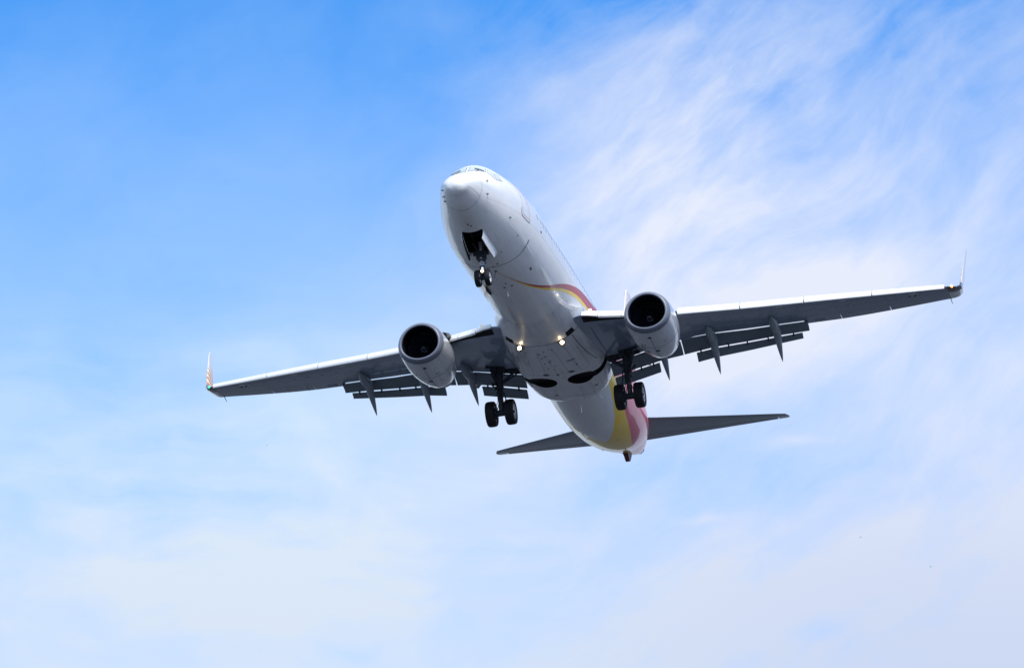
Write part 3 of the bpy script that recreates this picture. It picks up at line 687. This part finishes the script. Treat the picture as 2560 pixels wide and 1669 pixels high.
for s in (1, -1):
    wb_ = MB()
    ya = [1.2, 1.88, 2.5, 3.0, 3.9, 4.83, 5.3, 5.8, 6.5, 7.3, 8.0, 9.2, 10.46]
    wb_.loft([mir(section(y, 0, lipfrac(y)), s) for y in ya])
    wb_.loft([mir(section(y, 0, 1), s) for y in (10.465, 11.2, 12.04)])
    wb_.loft([mir(section(y, 0, .765), s) for y in (12.045, 13.1, 14.188)])
    wb_.loft([mir(section(y, 0, 1), s) for y in (14.192, 15.2, 16.2, 16.8)])
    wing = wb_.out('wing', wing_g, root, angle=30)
    MB().loft([mir(section(y, .775, 1, 6), s) for y in (12.058, 13.1, 14.172)]).out('aileron', wing_g, wing, angle=30)
    # slats, drooped ahead of the leading edge, and their dark cove
    SL = [(5.78, 8.26), (8.30, 10.87), (10.91, 13.67), (13.71, 16.70)]
    for ya_, yb_ in SL:
        R_ = []
        for y in np.linspace(ya_, yb_, 4):
            xl, zl_, th = wp_(XL, y), wp_(ZL, y), wp_(TH, y); k = .80+.38*min(1, max(0, (16.8-y)/6)); dx, dz = -.14*k, -.03*k
            prof = [(.42, .25), (.22, .20), (.08, .13), (-.03, .04), (-.10, -.05), (-.125, -.12), (-.11, -.165), (-.06, -.175), (-.05, -.12), (-.02, -.04), (.04, .03), (.13, .10), (.25, .17)]
            R_.append([(xl+dx+px*k, y*s, zl_+dz+pz*k) for px, pz in prof])
        MB().loft(R_).out('leading_edge_slat', slat_w, wing, angle=40)
    # inboard leading-edge (Krueger) panels
    for (ya_, yb_) in ((2.67, 3.55), (3.58, 4.55)):
        R_ = []
        for y in np.linspace(ya_, yb_, 4):
            xl, zl_ = wp_(XL, y), wp_(ZL, y)
            prof = [(.10, .20), (.0, .10), (-.20, .01), (-.36, -.12), (-.40, -.20), (-.34, -.26), (-.27, -.22), (-.22, -.12), (-.05, .0), (.14, .10)]
            R_.append([(xl+px, y*s, zl_+pz) for px, pz in prof])
        MB().loft(R_).out('leading_edge_flap', slat_w, wing, angle=50)
    R_ = []
    for y, k in ((1.98, .25), (2.3, .7), (2.64, 1)):
        xl, zl_ = wp_(XL, y), wp_(ZL, y)
        prof = [(.10, .20), (.0, .10), (-.20*k, .03), (-.36*k, .02-.14*k), (-.40*k, .0-.20*k), (-.30*k, -.02-.2*k), (-.15*k, -.06), (.12, .06)]
        R_.append([(xl+px, y*s, zl_+pz) for px, pz in prof])
    MB().loft(R_).out('leading_edge_flap', slat_w, wing, angle=50)
    # near-black sheet on the skin: painted shade of the cavity behind the panel
    MB().grid([[(wp_(XL, y)+a_, y*s, lowz(y, wp_(XL, y)+a_+.02)-.006) for a_ in (.06, .16, .26, .34*k+.05)] for y, k in ((1.95, 1.3), (2.4, 1.2), (3.0, .8), (3.6, .5), (4.2, .3))]).out('flap_cavity_shade', dark, wing, closed=False)
    # flaps: main and aft panels
    lipx = lambda y: wp_(XL, y)+(wp_(XT, y)-wp_(XL, y))*lipfrac(y)
    A0 = lambda y: (np.interp(y, [5.2, 6, 8, 10.4], [-.27, -.18, .056, .348]))
    A1 = lambda y: (np.interp(y, [5.2, 5.7, 6, 8, 10.4], [-.93, -.855, -.80, -.475, -.093]))
    A2 = lambda y: (np.interp(y, [5.2, 6, 8, 10.4], [-1.43, -1.265, -.87, -.395]))
    def stO(y):
        xt = wp_(XT, y); u = lipx(y)-xt; h = np.interp(y, [5.2, 6, 8, 10.6], [.76, .74, .66, .56])
        x0 = lipx(y)+.05; z0 = A0(y)+.37*(u+.05)+.055+float(np.interp(y, [5.2, 6.2, 8], [.07, .05, 0])); u1 = u+h
        return y, (x0, z0-.05), (xt+u1, A1(y)+.37*u1+.035)
    def stO2(y, h2=None):
        _, _, (x1, z1) = stO(y); xt = wp_(XT, y); u1 = x1-xt; h2 = np.interp(y, [5.2, 6, 8, 10.6], [.38, .36, .30, .24])
        return y, (x1+.03, A1(y)+.37*(u1+.03)-.035), (x1+h2, A2(y)+.37*(u1+h2))
    # thrust gate: the main panel runs on inboard of the aft panel
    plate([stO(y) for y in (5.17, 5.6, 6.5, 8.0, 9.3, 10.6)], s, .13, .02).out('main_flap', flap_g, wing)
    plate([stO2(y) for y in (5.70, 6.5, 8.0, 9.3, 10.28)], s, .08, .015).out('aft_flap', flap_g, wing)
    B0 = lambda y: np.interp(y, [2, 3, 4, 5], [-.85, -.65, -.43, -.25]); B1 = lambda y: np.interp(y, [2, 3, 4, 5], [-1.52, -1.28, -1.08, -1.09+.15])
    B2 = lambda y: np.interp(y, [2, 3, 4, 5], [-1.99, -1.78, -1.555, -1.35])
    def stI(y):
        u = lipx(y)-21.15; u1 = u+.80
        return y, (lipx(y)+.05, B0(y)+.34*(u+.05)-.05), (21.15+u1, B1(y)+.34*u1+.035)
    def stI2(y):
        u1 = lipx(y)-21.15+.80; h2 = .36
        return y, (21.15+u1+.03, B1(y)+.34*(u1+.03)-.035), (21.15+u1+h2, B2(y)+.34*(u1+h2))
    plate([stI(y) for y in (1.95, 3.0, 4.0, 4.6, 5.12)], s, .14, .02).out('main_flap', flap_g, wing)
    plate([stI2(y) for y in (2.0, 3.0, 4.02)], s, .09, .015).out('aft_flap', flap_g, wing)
    for y in (2.35, 3.2, 3.75, 5.9, 7.1, 7.9, 8.8, 9.9):
        st = (stI if y < 5 else stO)(y); (x0, z0), (x1, z1) = st[1], st[2]
        MB().box(((x1+.02), y*s, z1-.05), (.16, .05, .12), ry(.5)).out('flap_hinge', gear_m, wing, smooth=False)
    # black block below the skin, painted shade of the open gear bay
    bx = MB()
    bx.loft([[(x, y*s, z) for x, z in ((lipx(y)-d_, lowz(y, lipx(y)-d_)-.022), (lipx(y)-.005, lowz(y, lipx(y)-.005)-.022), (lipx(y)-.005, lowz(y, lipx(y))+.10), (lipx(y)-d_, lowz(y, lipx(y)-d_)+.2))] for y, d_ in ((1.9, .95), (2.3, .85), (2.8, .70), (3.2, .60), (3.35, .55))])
    bx.out('gear_bay_shade', dark, wing, smooth=False)
    # flap track fairings
    for y, (xt_, zt_), x_s in ((9.26, (22.77, -1.19), 19.95), (6.56, (22.09, -1.64), 19.1), (4.33, (21.74, -1.74), 18.6)):
        xm = lipx(y)-.10; zs_ = lowz(y, x_s+.3); zm = lowz(y, xm)
        R_ = []; n = 18
        for i in range(n+1):
            t_ = i/n; x = x_s+(xt_-x_s)*t_
            top = zs_+.06+(zm-zs_)*(x-x_s)/(xm-x_s) if x < xm else None
            if x < xm: zc = zs_+(zm-zs_)*(x-x_s)/(xm-x_s)-.10*min(1, (x-x_s)/.8)
            else: zc = (zm-.10)+(zt_-(zm-.10))*((x-xm)/(xt_-xm))**1.0
            wd = .185*min(1, (t_/.22)**.6)*min(1, ((1-t_)/.42)**.75)+.004; hd = .34*min(1, (t_/.3)**.6)*min(1, ((1-t_)/.5)**.8)+.004
            R_.append([(x, y*s+wd*math.sin(a_), zc-.06-hd*(math.cos(a_) if math.cos(a_) > 0 else math.cos(a_)*.6)) for a_ in np.linspace(0, 2*math.pi, 21)[:-1]])
        MB().loft(R_).out('flap_track_fairing', canoe_g, wing, angle=50)
    # small fittings under the wing
    for y, dx in ((15.3, .75), (12.4, .75), (9.8, .7)):
        x = wp_(XL, y)+dx*.45; z = lowz(y, x)-.006
        MB().add([(x, (y-.16)*s, lowz(y-.16, x)-.006), (x+.1, (y+.14)*s, lowz(y+.14, x+.1)-.006), (x+.2, (y+.16)*s, lowz(y+.16, x+.2)-.006), (x+.1, (y-.14)*s, lowz(y-.14, x+.1)-.006)], [(0, 1, 2, 3)]).out('drain_plate', white, wing, smooth=False, closed=False)
    for y in (15.15, 15.4): MB().rev([(.001, -.01), (.05, -.008), (.055, .01)], (wp_(XL, y)+.72, y*s, lowz(y, wp_(XL, y)+.72)-.004), 12, 'z').out('vent_port', dark, wing)
    for y in (11.0, 11.25): MB().rev([(.001, -.05), (.12, -.03), (.16, .03)], (wp_(XT, y)-.35, y*s, lowz(y, wp_(XT, y)-.35)), 16, 'z').out('hinge_blister', wing_g, wing)
    # aileron tab / balance fairing
    for y in (12.4, 13.4): MB().loft([[(x, (y+w_)*s, z) for w_, z in ((-.05, lowz(y, x)), (-.03, lowz(y, x)-h), (.03, lowz(y, x)-h), (.05, lowz(y, x)))] for x, h in ((wp_(XT, y)-.75, .005), (wp_(XT, y)-.45, .03), (wp_(XT, y)-.02, .01))]).out('hinge_fairing', wing_g, wing)
    # oval tank access panels, hardly proud of the skin
    for y in np.linspace(5.9, 15.6, 14):
        x = wp_(XL, y)+(wp_(XT, y)-wp_(XL, y))*.36; rr = .11 if y < 12 else .085
        ring_ = lambda q, dz: [(x+q*rr*1.5*math.cos(t_), (y+q*rr*math.sin(t_))*s, lowz(y+q*rr*math.sin(t_), x+q*rr*1.5*math.cos(t_))-dz) for t_ in np.linspace(0, 2*math.pi, 19)[:-1]]
        MB().loft([ring_(1.0, -.01), ring_(1.0, .007), ring_(.9, .010)]).out('access_panel', wing_g, wing, angle=20)
    # seams
    for ya_, yb_, f_ in ((5.9, 16.7, .18), (5.9, 16.7, .66), (3.2, 16.7, .40)):
        b_ = MB(); yy = np.linspace(ya_, yb_, 24)
        b_.grid([[(wp_(XL, y)+(wp_(XT, y)-wp_(XL, y))*f_+d_, y*s, lowz(y, wp_(XL, y)+(wp_(XT, y)-wp_(XL, y))*f_+d_)-.003) for d_ in (0, .012)] for y in yy]).out('skin_seam', seam, wing, closed=False)
    for x0_, x1_, y_ in ((15.4, 18.9, 2.12),):
        if s < 0: MB().grid([[(x, (y_+.0*x+d_)*s, lowz(y_+d_, x)-.012) for d_ in (0, .03)] for x in np.linspace(x0_, x1_, 14)]).out('edge_seal', seam, wing, closed=False)
    # winglet
    wl = MB(); R_ = []
    xl0, xt0, zl0, zt0 = wp_(XL, 16.8), wp_(XT, 16.8), wp_(ZL, 16.8), wp_(ZT, 16.8)
    path = [(16.80, 0), (17.0, .03), (17.18, .10), (17.32, .24), (17.35, .45), (17.42, .95), (17.50, 1.6), (17.59, 2.3), (17.62, 2.60)]
    for i, (y, dz) in enumerate(path):
        k = dz/2.60
        xl_ = xl0+(.14*i if i < 4 else .42+ (1.72)*(k-.10)/.90*1.0); xe = xt0+(.05*i if i < 4 else .15+.88*(k-.1)/.9)
        xl_ = xl0+(0, .18, .42, .72, .98, 1.28, 1.72, 2.22, 2.52)[i]; xe = xt0+(0, .03, .06, .10, .17, .34, .60, .88, 1.0)[i]
        p0 = np.array(path[max(i-1, 0)]); p1 = np.array(path[min(i+1, len(path)-1)]); t_ = (p1-p0)/np.linalg.norm(p1-p0); nn = np.array([-t_[1], t_[0]])
        c_ = xe-xl_; th_ = .12*(1-k)**1.2+.03; ring = []
        for f, h in ((0, 0), (.03, .5), (.12, .85), (.35, 1), (.65, .6), (1, .06), (1, -.06), (.65, -.5), (.35, -.85), (.12, -.75), (.03, -.45)):
            z0 = zl0+(zt0-zl0)*f*(1-min(1, k*4))+ (zt0-zl0)*.6*min(1, k*4)
            ring.append((xl_+c_*f, (y+nn[0]*h*th_/2)*s, z0+dz+nn[1]*h*th_/2))
        R_.append(ring)
    wgl = wl.loft(R_).out('winglet', mat('winglet_paint_'+('a' if s > 0 else 'b'), (.80, .78, .76), .35, coat=.8), wing, angle=50)
    t2 = wgl.data.materials[0].node_tree; b2 = t2.nodes['Principled BSDF']
    tcn = t2.nodes.new('ShaderNodeTexCoord'); sp = t2.nodes.new('ShaderNodeSeparateXYZ'); t2.links.new(tcn.outputs['Object'], sp.inputs[0])
    dn = t2.nodes.new('ShaderNodeVectorMath'); dn.operation = 'DISTANCE'; dn.inputs[1].default_value = (23.3, 17.5*s, 1.25)
    t2.links.new(tcn.outputs['Object'], dn.inputs[0])
    m1 = t2.nodes.new('ShaderNodeMath'); m1.operation = 'MULTIPLY'; m1.inputs[1].default_value = 17; t2.links.new(dn.outputs['Value'], m1.inputs[0])
    m2 = t2.nodes.new('ShaderNodeMath'); m2.operation = 'SINE'; t2.links.new(m1.outputs[0], m2.inputs[0])
    m3 = t2.nodes.new('ShaderNodeMapRange'); m3.inputs[1].default_value = .25; m3.inputs[2].default_value = .45; t2.links.new(m2.outputs[0], m3.inputs[0])
    rp = t2.nodes.new('ShaderNodeMapRange'); rp.inputs[1].default_value = 2.9; rp.inputs[2].default_value = 2.2; t2.links.new(sp.outputs[2], rp.inputs[0])
    m4 = t2.nodes.new('ShaderNodeMath'); m4.operation = 'MULTIPLY'; 
    sn_ = t2.nodes.new('ShaderNodeSeparateXYZ'); t2.links.new(tcn.outputs['Normal'], sn_.inputs[0])
    inn = t2.nodes.new('ShaderNodeMapRange'); inn.inputs[1].default_value = .1*-s; inn.inputs[2].default_value = .2*-s; t2.links.new(sn_.outputs[1], inn.inputs[0])
    rp2 = t2.nodes.new('ShaderNodeMath'); rp2.operation = 'MULTIPLY'; t2.links.new(rp.outputs[0], rp2.inputs[0]); t2.links.new(inn.outputs[0], rp2.inputs[1]); rp = rp2
    t2.links.new(m3.outputs[0], m4.inputs[0]); t2.links.new(rp.outputs[0], m4.inputs[1])
    ga = t2.nodes.new('ShaderNodeMix'); ga.data_type = 'RGBA'; t2.links.new(rp.outputs[0], ga.inputs[0]); ga.inputs[6].default_value = (.78, .77, .76, 1); ga.inputs[7].default_value = (.86, .66, .22, 1)
    gb = t2.nodes.new('ShaderNodeMix'); gb.data_type = 'RGBA'; t2.links.new(m4.outputs[0], gb.inputs[0]); t2.links.new(ga.outputs[2], gb.inputs[6]); gb.inputs[7].default_value = (.62, .14, .12, 1)
    t2.links.new(gb.outputs[2], b2.inputs['Base Color'])
    # navigation light in the winglet root, static wick
    nvm = navg if s > 0 else navr
    MB().rev([(.001, -.10), (.035, -.07), (.05, 0), (.04, .08), (.001, .1)], (22.50, 17.00*s, 1.12), 16, 'x').out('navigation_light', nvm, wing, label='glowing green wingtip light' if s > 0 else 'glowing red wingtip light')
    cap = []
    for r_ in R_[:5]:
        m_ = np.array(r_[0])+np.array([.06, 0, 0]); cap.append([tuple(m_+(np.array(r_[q])-m_)*1.05) for q in (0, 1, 2, 8, 9, 10)])
    MB().loft(cap).out('light_housing', navyh, wing)
    MB().tube([(24.18, 16.78*s, 1.19), (24.62, 16.80*s, 1.10)], [.02, .012], 6).out('static_wick', frame_m, wing)
    # wing-root landing light
    rl = MB(); c_ = (14.12, 2.38*s, -.97)
    rl.rev([(.001, -.04), (.045, -.03), (.065, .02)], c_, 20, 'x').out('wing_root_light', lampw if s < 0 else rootd, wing)

# ---------------------------------------------------------------- engines
def nac(prof, cx, cy, cz, seg=56, flat=.10, slant=.09, drop=-.03):
    R_ = []
    for x, r in prof:
        ring = []
        for k in range(seg):
            a_ = 2*math.pi*k/seg; sy, szz = math.sin(a_), -math.cos(a_)
            rr = r; z = szz*rr
            fl = flat*max(0, 1-max(0, x)/2.6)
            if szz < 0: z *= 1-fl*1.0; yy = sy*rr*(1+fl*.35*abs(szz))
            else: yy = sy*rr
            ring.append((cx+x+slant*z*max(0, 1-x/1.5), cy+yy, cz+z+drop*x))
        R_.append(ring)
    return R_
EX, EY, EZ = 13.32, 4.91, -1.69
OUT = [(0, .835), (.012, .875), (.05, .92), (.12, .96), (.20, .985), (.26, 1.0)]
COW = [(.26, 1.0), (.6, 1.045), (1.1, 1.065), (1.5, 1.07), (2.0, 1.04), (2.5, .975), (2.9, .90), (3.3, .815), (3.38, .79)]
INN = [(0, .835), (.012, .812), (.04, .795), (.07, .788)]
DUC = [(.07, .788), (.3, .78), (.95, .79)]
for s in (1, -1):
    en = bpy.data.objects.new('engine', None); COL.objects.link(en); en.parent = root
    cy = EY*s
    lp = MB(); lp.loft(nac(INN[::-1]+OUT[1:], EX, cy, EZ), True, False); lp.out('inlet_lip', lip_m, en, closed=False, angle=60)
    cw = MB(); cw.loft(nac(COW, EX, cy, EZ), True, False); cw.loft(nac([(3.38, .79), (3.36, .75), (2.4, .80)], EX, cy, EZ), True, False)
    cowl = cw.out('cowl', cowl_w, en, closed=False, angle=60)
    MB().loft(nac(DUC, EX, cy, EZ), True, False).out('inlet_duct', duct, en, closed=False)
    fb = MB()
    for k in range(24):
        a0 = 2*math.pi*k/24; G = []
        for r, tw, ch in ((.22, .35, .16), (.45, .65, .19), (.62, .9, .21), (.765, 1.1, .22)):
            row = []
            for c_ in (-.5, -.17, .17, .5):
                an = a0+c_*ch*math.sin(tw)/r*1.3; row.append((EX+.98+c_*ch*math.cos(tw)*1.6, cy+r*math.sin(an), EZ-.03+r*math.cos(an)))
            G.append(row)
        fb.grid(G)
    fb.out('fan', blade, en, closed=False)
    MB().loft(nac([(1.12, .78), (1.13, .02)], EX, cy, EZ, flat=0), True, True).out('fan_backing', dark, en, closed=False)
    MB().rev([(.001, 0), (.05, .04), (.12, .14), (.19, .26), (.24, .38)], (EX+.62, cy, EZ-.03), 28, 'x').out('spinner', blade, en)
    sp_ = MB(); G = []
    for t_ in np.linspace(0, 4.2, 26):
        r = .045+.022*t_; x = EX+.62+r*1.28-.03; G.append([(x, cy+r*math.sin(t_*1.0), EZ-.03+r*math.cos(t_*1.0)), (x+.035, cy+(r+.028)*math.sin(t_), EZ-.03+(r+.028)*math.cos(t_))])
    sp_.grid(G).out('spinner_spiral', mat('spiral_grey', (.10, .11, .13), .5), en, closed=False)
    # core nozzle and plug
    MB().loft(nac([(2.6, .62), (3.4, .58), (4.1, .47), (4.35, .42), (4.3, .38)], EX, cy, EZ, flat=0), True, False).out('core_nozzle', exh, en, closed=False)
    MB().loft(nac([(3.9, .28), (4.4, .22), (4.9, .03)], EX, cy, EZ, flat=0), True, True).out('exhaust_plug', exh, en)
    # pylon
    R_ = []
    for x, w_, zt_, zb_ in ((EX+1.0, .02, EZ+1.02, EZ+.9), (EX+1.5, .12, EZ+1.16, EZ+.8), (EX+2.4, .19, EZ+1.20, EZ+.6), (EX+3.3, .20, -.55, EZ+.45), (EX+4.4, .17, -.75, EZ+.35), (EX+5.6, .06, -.85, EZ+.55)):
        R_.append([(x, cy+w_*a_, z) for a_, z in ((-1, zb_), (-1, (zt_+zb_)/2), (-.7, zt_), (.7, zt_), (1, (zt_+zb_)/2), (1, zb_))])
    MB().loft(R_).out('pylon', cowl_w, en, angle=50)
    # chine on the inboard shoulder
    ca = math.radians(52); r0 = 1.05
    n0 = np.array([0, -s*math.sin(ca), math.cos(ca)]); P0 = np.array([EX, cy, EZ])
    pts = [P0+n0*(r0-.03)+np.array([.75, 0, 0]), P0+n0*(r0+.22)+np.array([1.40, 0, 0]), P0+n0*(r0+.22)+np.array([1.8, 0, 0]), P0+n0*(r0-.03)+np.array([1.9, 0, 0])]
    tt = np.cross(n0, [1, 0, 0])*.012
    MB().loft([[p+tt for p in pts], [p-tt for p in pts]]).out('nacelle_chine', navyh, en, smooth=False)
    # cowl seams and access doors (laid on the skin)
    def on(x, deg, off=.004):
        r = float(np.interp(x, [p[0] for p in COW], [p[1] for p in COW])); q = nac([(x, r+off)], EX, cy, EZ, seg=360)[0]
        return np.array(q[int(round(deg)) % 360])
    def seg_on(pts, w, name, m, dirx):
        G = []
        for (x, d) in pts: G.append([on(x, d), on(x+(w if dirx else 0), d+(0 if dirx else math.degrees(w)))])
        MB().grid(G).out(name, m, cowl, closed=False)
    seg_on([(1.62, d) for d in range(-100, 101, 4)], .022, 'cowl_seam', seam, True)
    seg_on([(.33, d) for d in range(-170, 171, 5)], .012, 'cowl_seam', lapm, True)
    seg_on([(x, 0) for x in np.linspace(.5, 3.3, 18)], .014, 'cowl_seam', seam, False)
    def cport(x, d, a_, b_, name='cowl_vent', m=dark):
        c_ = on(x, d, .006); G = [[on(x+a_*u_, d+math.degrees(b_)*v_, .007) for v_ in (-.5, 0, .5)] for u_ in (-.5, 0, .5)]
        MB().grid(G).out(name, m, cowl, closed=False)
    cport(.62, -2*s, .10, .14); cport(1.98, 3*s, .15, .17)
    for x, d, a_, b_ in ((1.35, -s*20, .16, .02), (1.48, -s*14, .015, .12), (1.36, -s*26, .10, .03), (1.55, -s*25, .015, .2), (2.25, 2, .014, .24), (2.5, 0, .012, .2), (2.75, 0, .012, .18), (3.0, 0, .012, .15), (2.1, -s*22, .12, .02), (2.3, -s*26, .14, .02), (1.3, s*28, .1, .03)):
        cport(x, d, a_, b_, 'latch', seam)

# ---------------------------------------------------------------- tail surfaces
def sec(xl, zl, xt, zt, y, th, f0=0, f1=1, n=11, vert=False):
    up, lo = [], []
    for f in (f0+(f1-f0)*(1-np.cos(np.linspace(0, math.pi, n)))/2 if f0 == 0 else np.linspace(f0, f1, n)):
        h = th*5*(.2969*math.sqrt(f)-.126*f-.3516*f*f+.2843*f**3-.1015*f**4)*.5+.004
        x = xl+(xt-xl)*f; z = zl+(zt-zl)*f
        up.append((x, y, z+h) if not vert else (x, h, z)); lo.append((x, y, z-h) if not vert else (x, -h, z))
    return up+lo[::-1]
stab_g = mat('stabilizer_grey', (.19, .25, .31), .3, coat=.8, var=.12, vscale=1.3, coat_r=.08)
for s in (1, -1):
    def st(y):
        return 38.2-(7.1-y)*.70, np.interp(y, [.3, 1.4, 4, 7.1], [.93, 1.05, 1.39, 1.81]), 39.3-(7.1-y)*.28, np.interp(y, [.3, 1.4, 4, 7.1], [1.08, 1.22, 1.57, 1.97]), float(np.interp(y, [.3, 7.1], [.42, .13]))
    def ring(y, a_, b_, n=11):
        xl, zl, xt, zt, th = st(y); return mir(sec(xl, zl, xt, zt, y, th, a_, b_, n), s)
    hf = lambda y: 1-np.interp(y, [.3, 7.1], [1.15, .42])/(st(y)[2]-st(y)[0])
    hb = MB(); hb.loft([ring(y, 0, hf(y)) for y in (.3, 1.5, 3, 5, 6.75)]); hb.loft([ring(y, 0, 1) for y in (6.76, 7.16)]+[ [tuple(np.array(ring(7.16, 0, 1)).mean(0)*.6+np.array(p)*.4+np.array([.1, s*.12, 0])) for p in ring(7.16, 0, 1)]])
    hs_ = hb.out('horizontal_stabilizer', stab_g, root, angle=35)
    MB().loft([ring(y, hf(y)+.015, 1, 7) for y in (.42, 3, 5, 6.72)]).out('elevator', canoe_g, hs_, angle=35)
    MB().grid([[(st(y)[0]+(st(y)[2]-st(y)[0])*hf(y)-.02+d_, y*s, st(y)[1]+(st(y)[3]-st(y)[1])*hf(y)-.10*st(y)[4]*3-d2) for d_, d2 in ((0, .012), (.03, .012))] for y in np.linspace(1.2, 6.7, 10)]).out('hinge_seam', seam, hs_, closed=False)
def fin(z):
    return np.interp(z, [1.2, 1.9, 8.95], [31.6, 32.3, 37.25]), np.interp(z, [1.2, 8.95], [37.6, 39.1]), np.interp(z, [1.2, 8.95], [.52, .20])
R_ = []
for z in (1.0, 2, 4, 6, 8, 8.75, 8.95):
    xl, xt, th = fin(z); k = 1 if z < 8.8 else .92
    R_.append(sec(xl+(1-k), z, xl+(xt-xl)*.72, z, 0, th*k, vert=True))
fno = MB().loft(R_).out('vertical_fin', mat('fin_paint', (.86, .79, .75), .4, coat=.4), root, angle=35)
MB().loft([sec(*(lambda q: (q[0]+(q[1]-q[0])*.73, z, q[1], z, 0))(fin(z)), .13, vert=True) for z in (1.6, 4, 6, 8.7)]).out('rudder', redp, fno, angle=35)
MB().loft([sec(27.6+(z-1.5)*3.2, z, 34.5, z, 0, .16+.05*(3-z), vert=True) for z in (1.5, 2.0, 2.6, 3.1)]).out('dorsal_fillet', white, fno, angle=35)

# ---------------------------------------------------------------- far birds, specks against the haze
bird_m = mat('bird_feathers', (.05, .05, .055), .8)
def bird(u, v, dist, span, turn, label):
    """a gull-like bird on the sight line u, v (pixels of the photograph) at its own distance"""
    d = CW@np.array([(u-1280)/9399.26, -(v-834.5)/9399.26, -1.0]); p = np.array([0, 0, 1.7])+d/np.linalg.norm(d)*dist
    b = MB(); h = span/2
    b.loft([[(x, r*math.cos(a_), r*math.sin(a_)) for a_ in np.linspace(0, 2*math.pi, 9)[:-1]] for x, r in ((-.30*h, .01*h), (-.22*h, .07*h), (0, .11*h), (.2*h, .08*h), (.42*h, .02*h))])
    for s in (1, -1):
        b.loft([[(x-c, y*s, z+t_) for x, t_ in ((c, .012*h), (0, .0), (-c, 0), (0, -.012*h))] if False else [(x0_, y*s, z), (x0_-c, y*s, z+.01*h), (x0_-2*c, y*s, z), (x0_-c, y*s, z-.01*h)] for y, z, c, x0_ in ((.04*h, .03*h, .16*h, .14*h), (.45*h, .20*h, .15*h, .22*h), (1.0*h, .10*h, .04*h, .02*h))])
    o = b.out('bird', bird_m, None, angle=60); o.location = p; o.rotation_euler = (math.radians(12), 0, turn)
    o['label'] = label; o['category'] = 'bird'; o['group'] = 'distant birds in the sky'
bird(667, 1112, 420, .34, .6, 'tiny dark bird in the pale sky left of the jet, below its starboard wing')
bird(2152, 1342, 640, .62, 2.2, 'tiny bird in the lower right sky, left of the other speck there')
bird(2327, 1416, 780, .72, 2.6, 'tiny faint bird lowest and farthest right in the sky')
bird(1617, 1603, 700, .42, 1.2, 'tiny bird near the bottom of the sky, straight below the jet\'s tail')
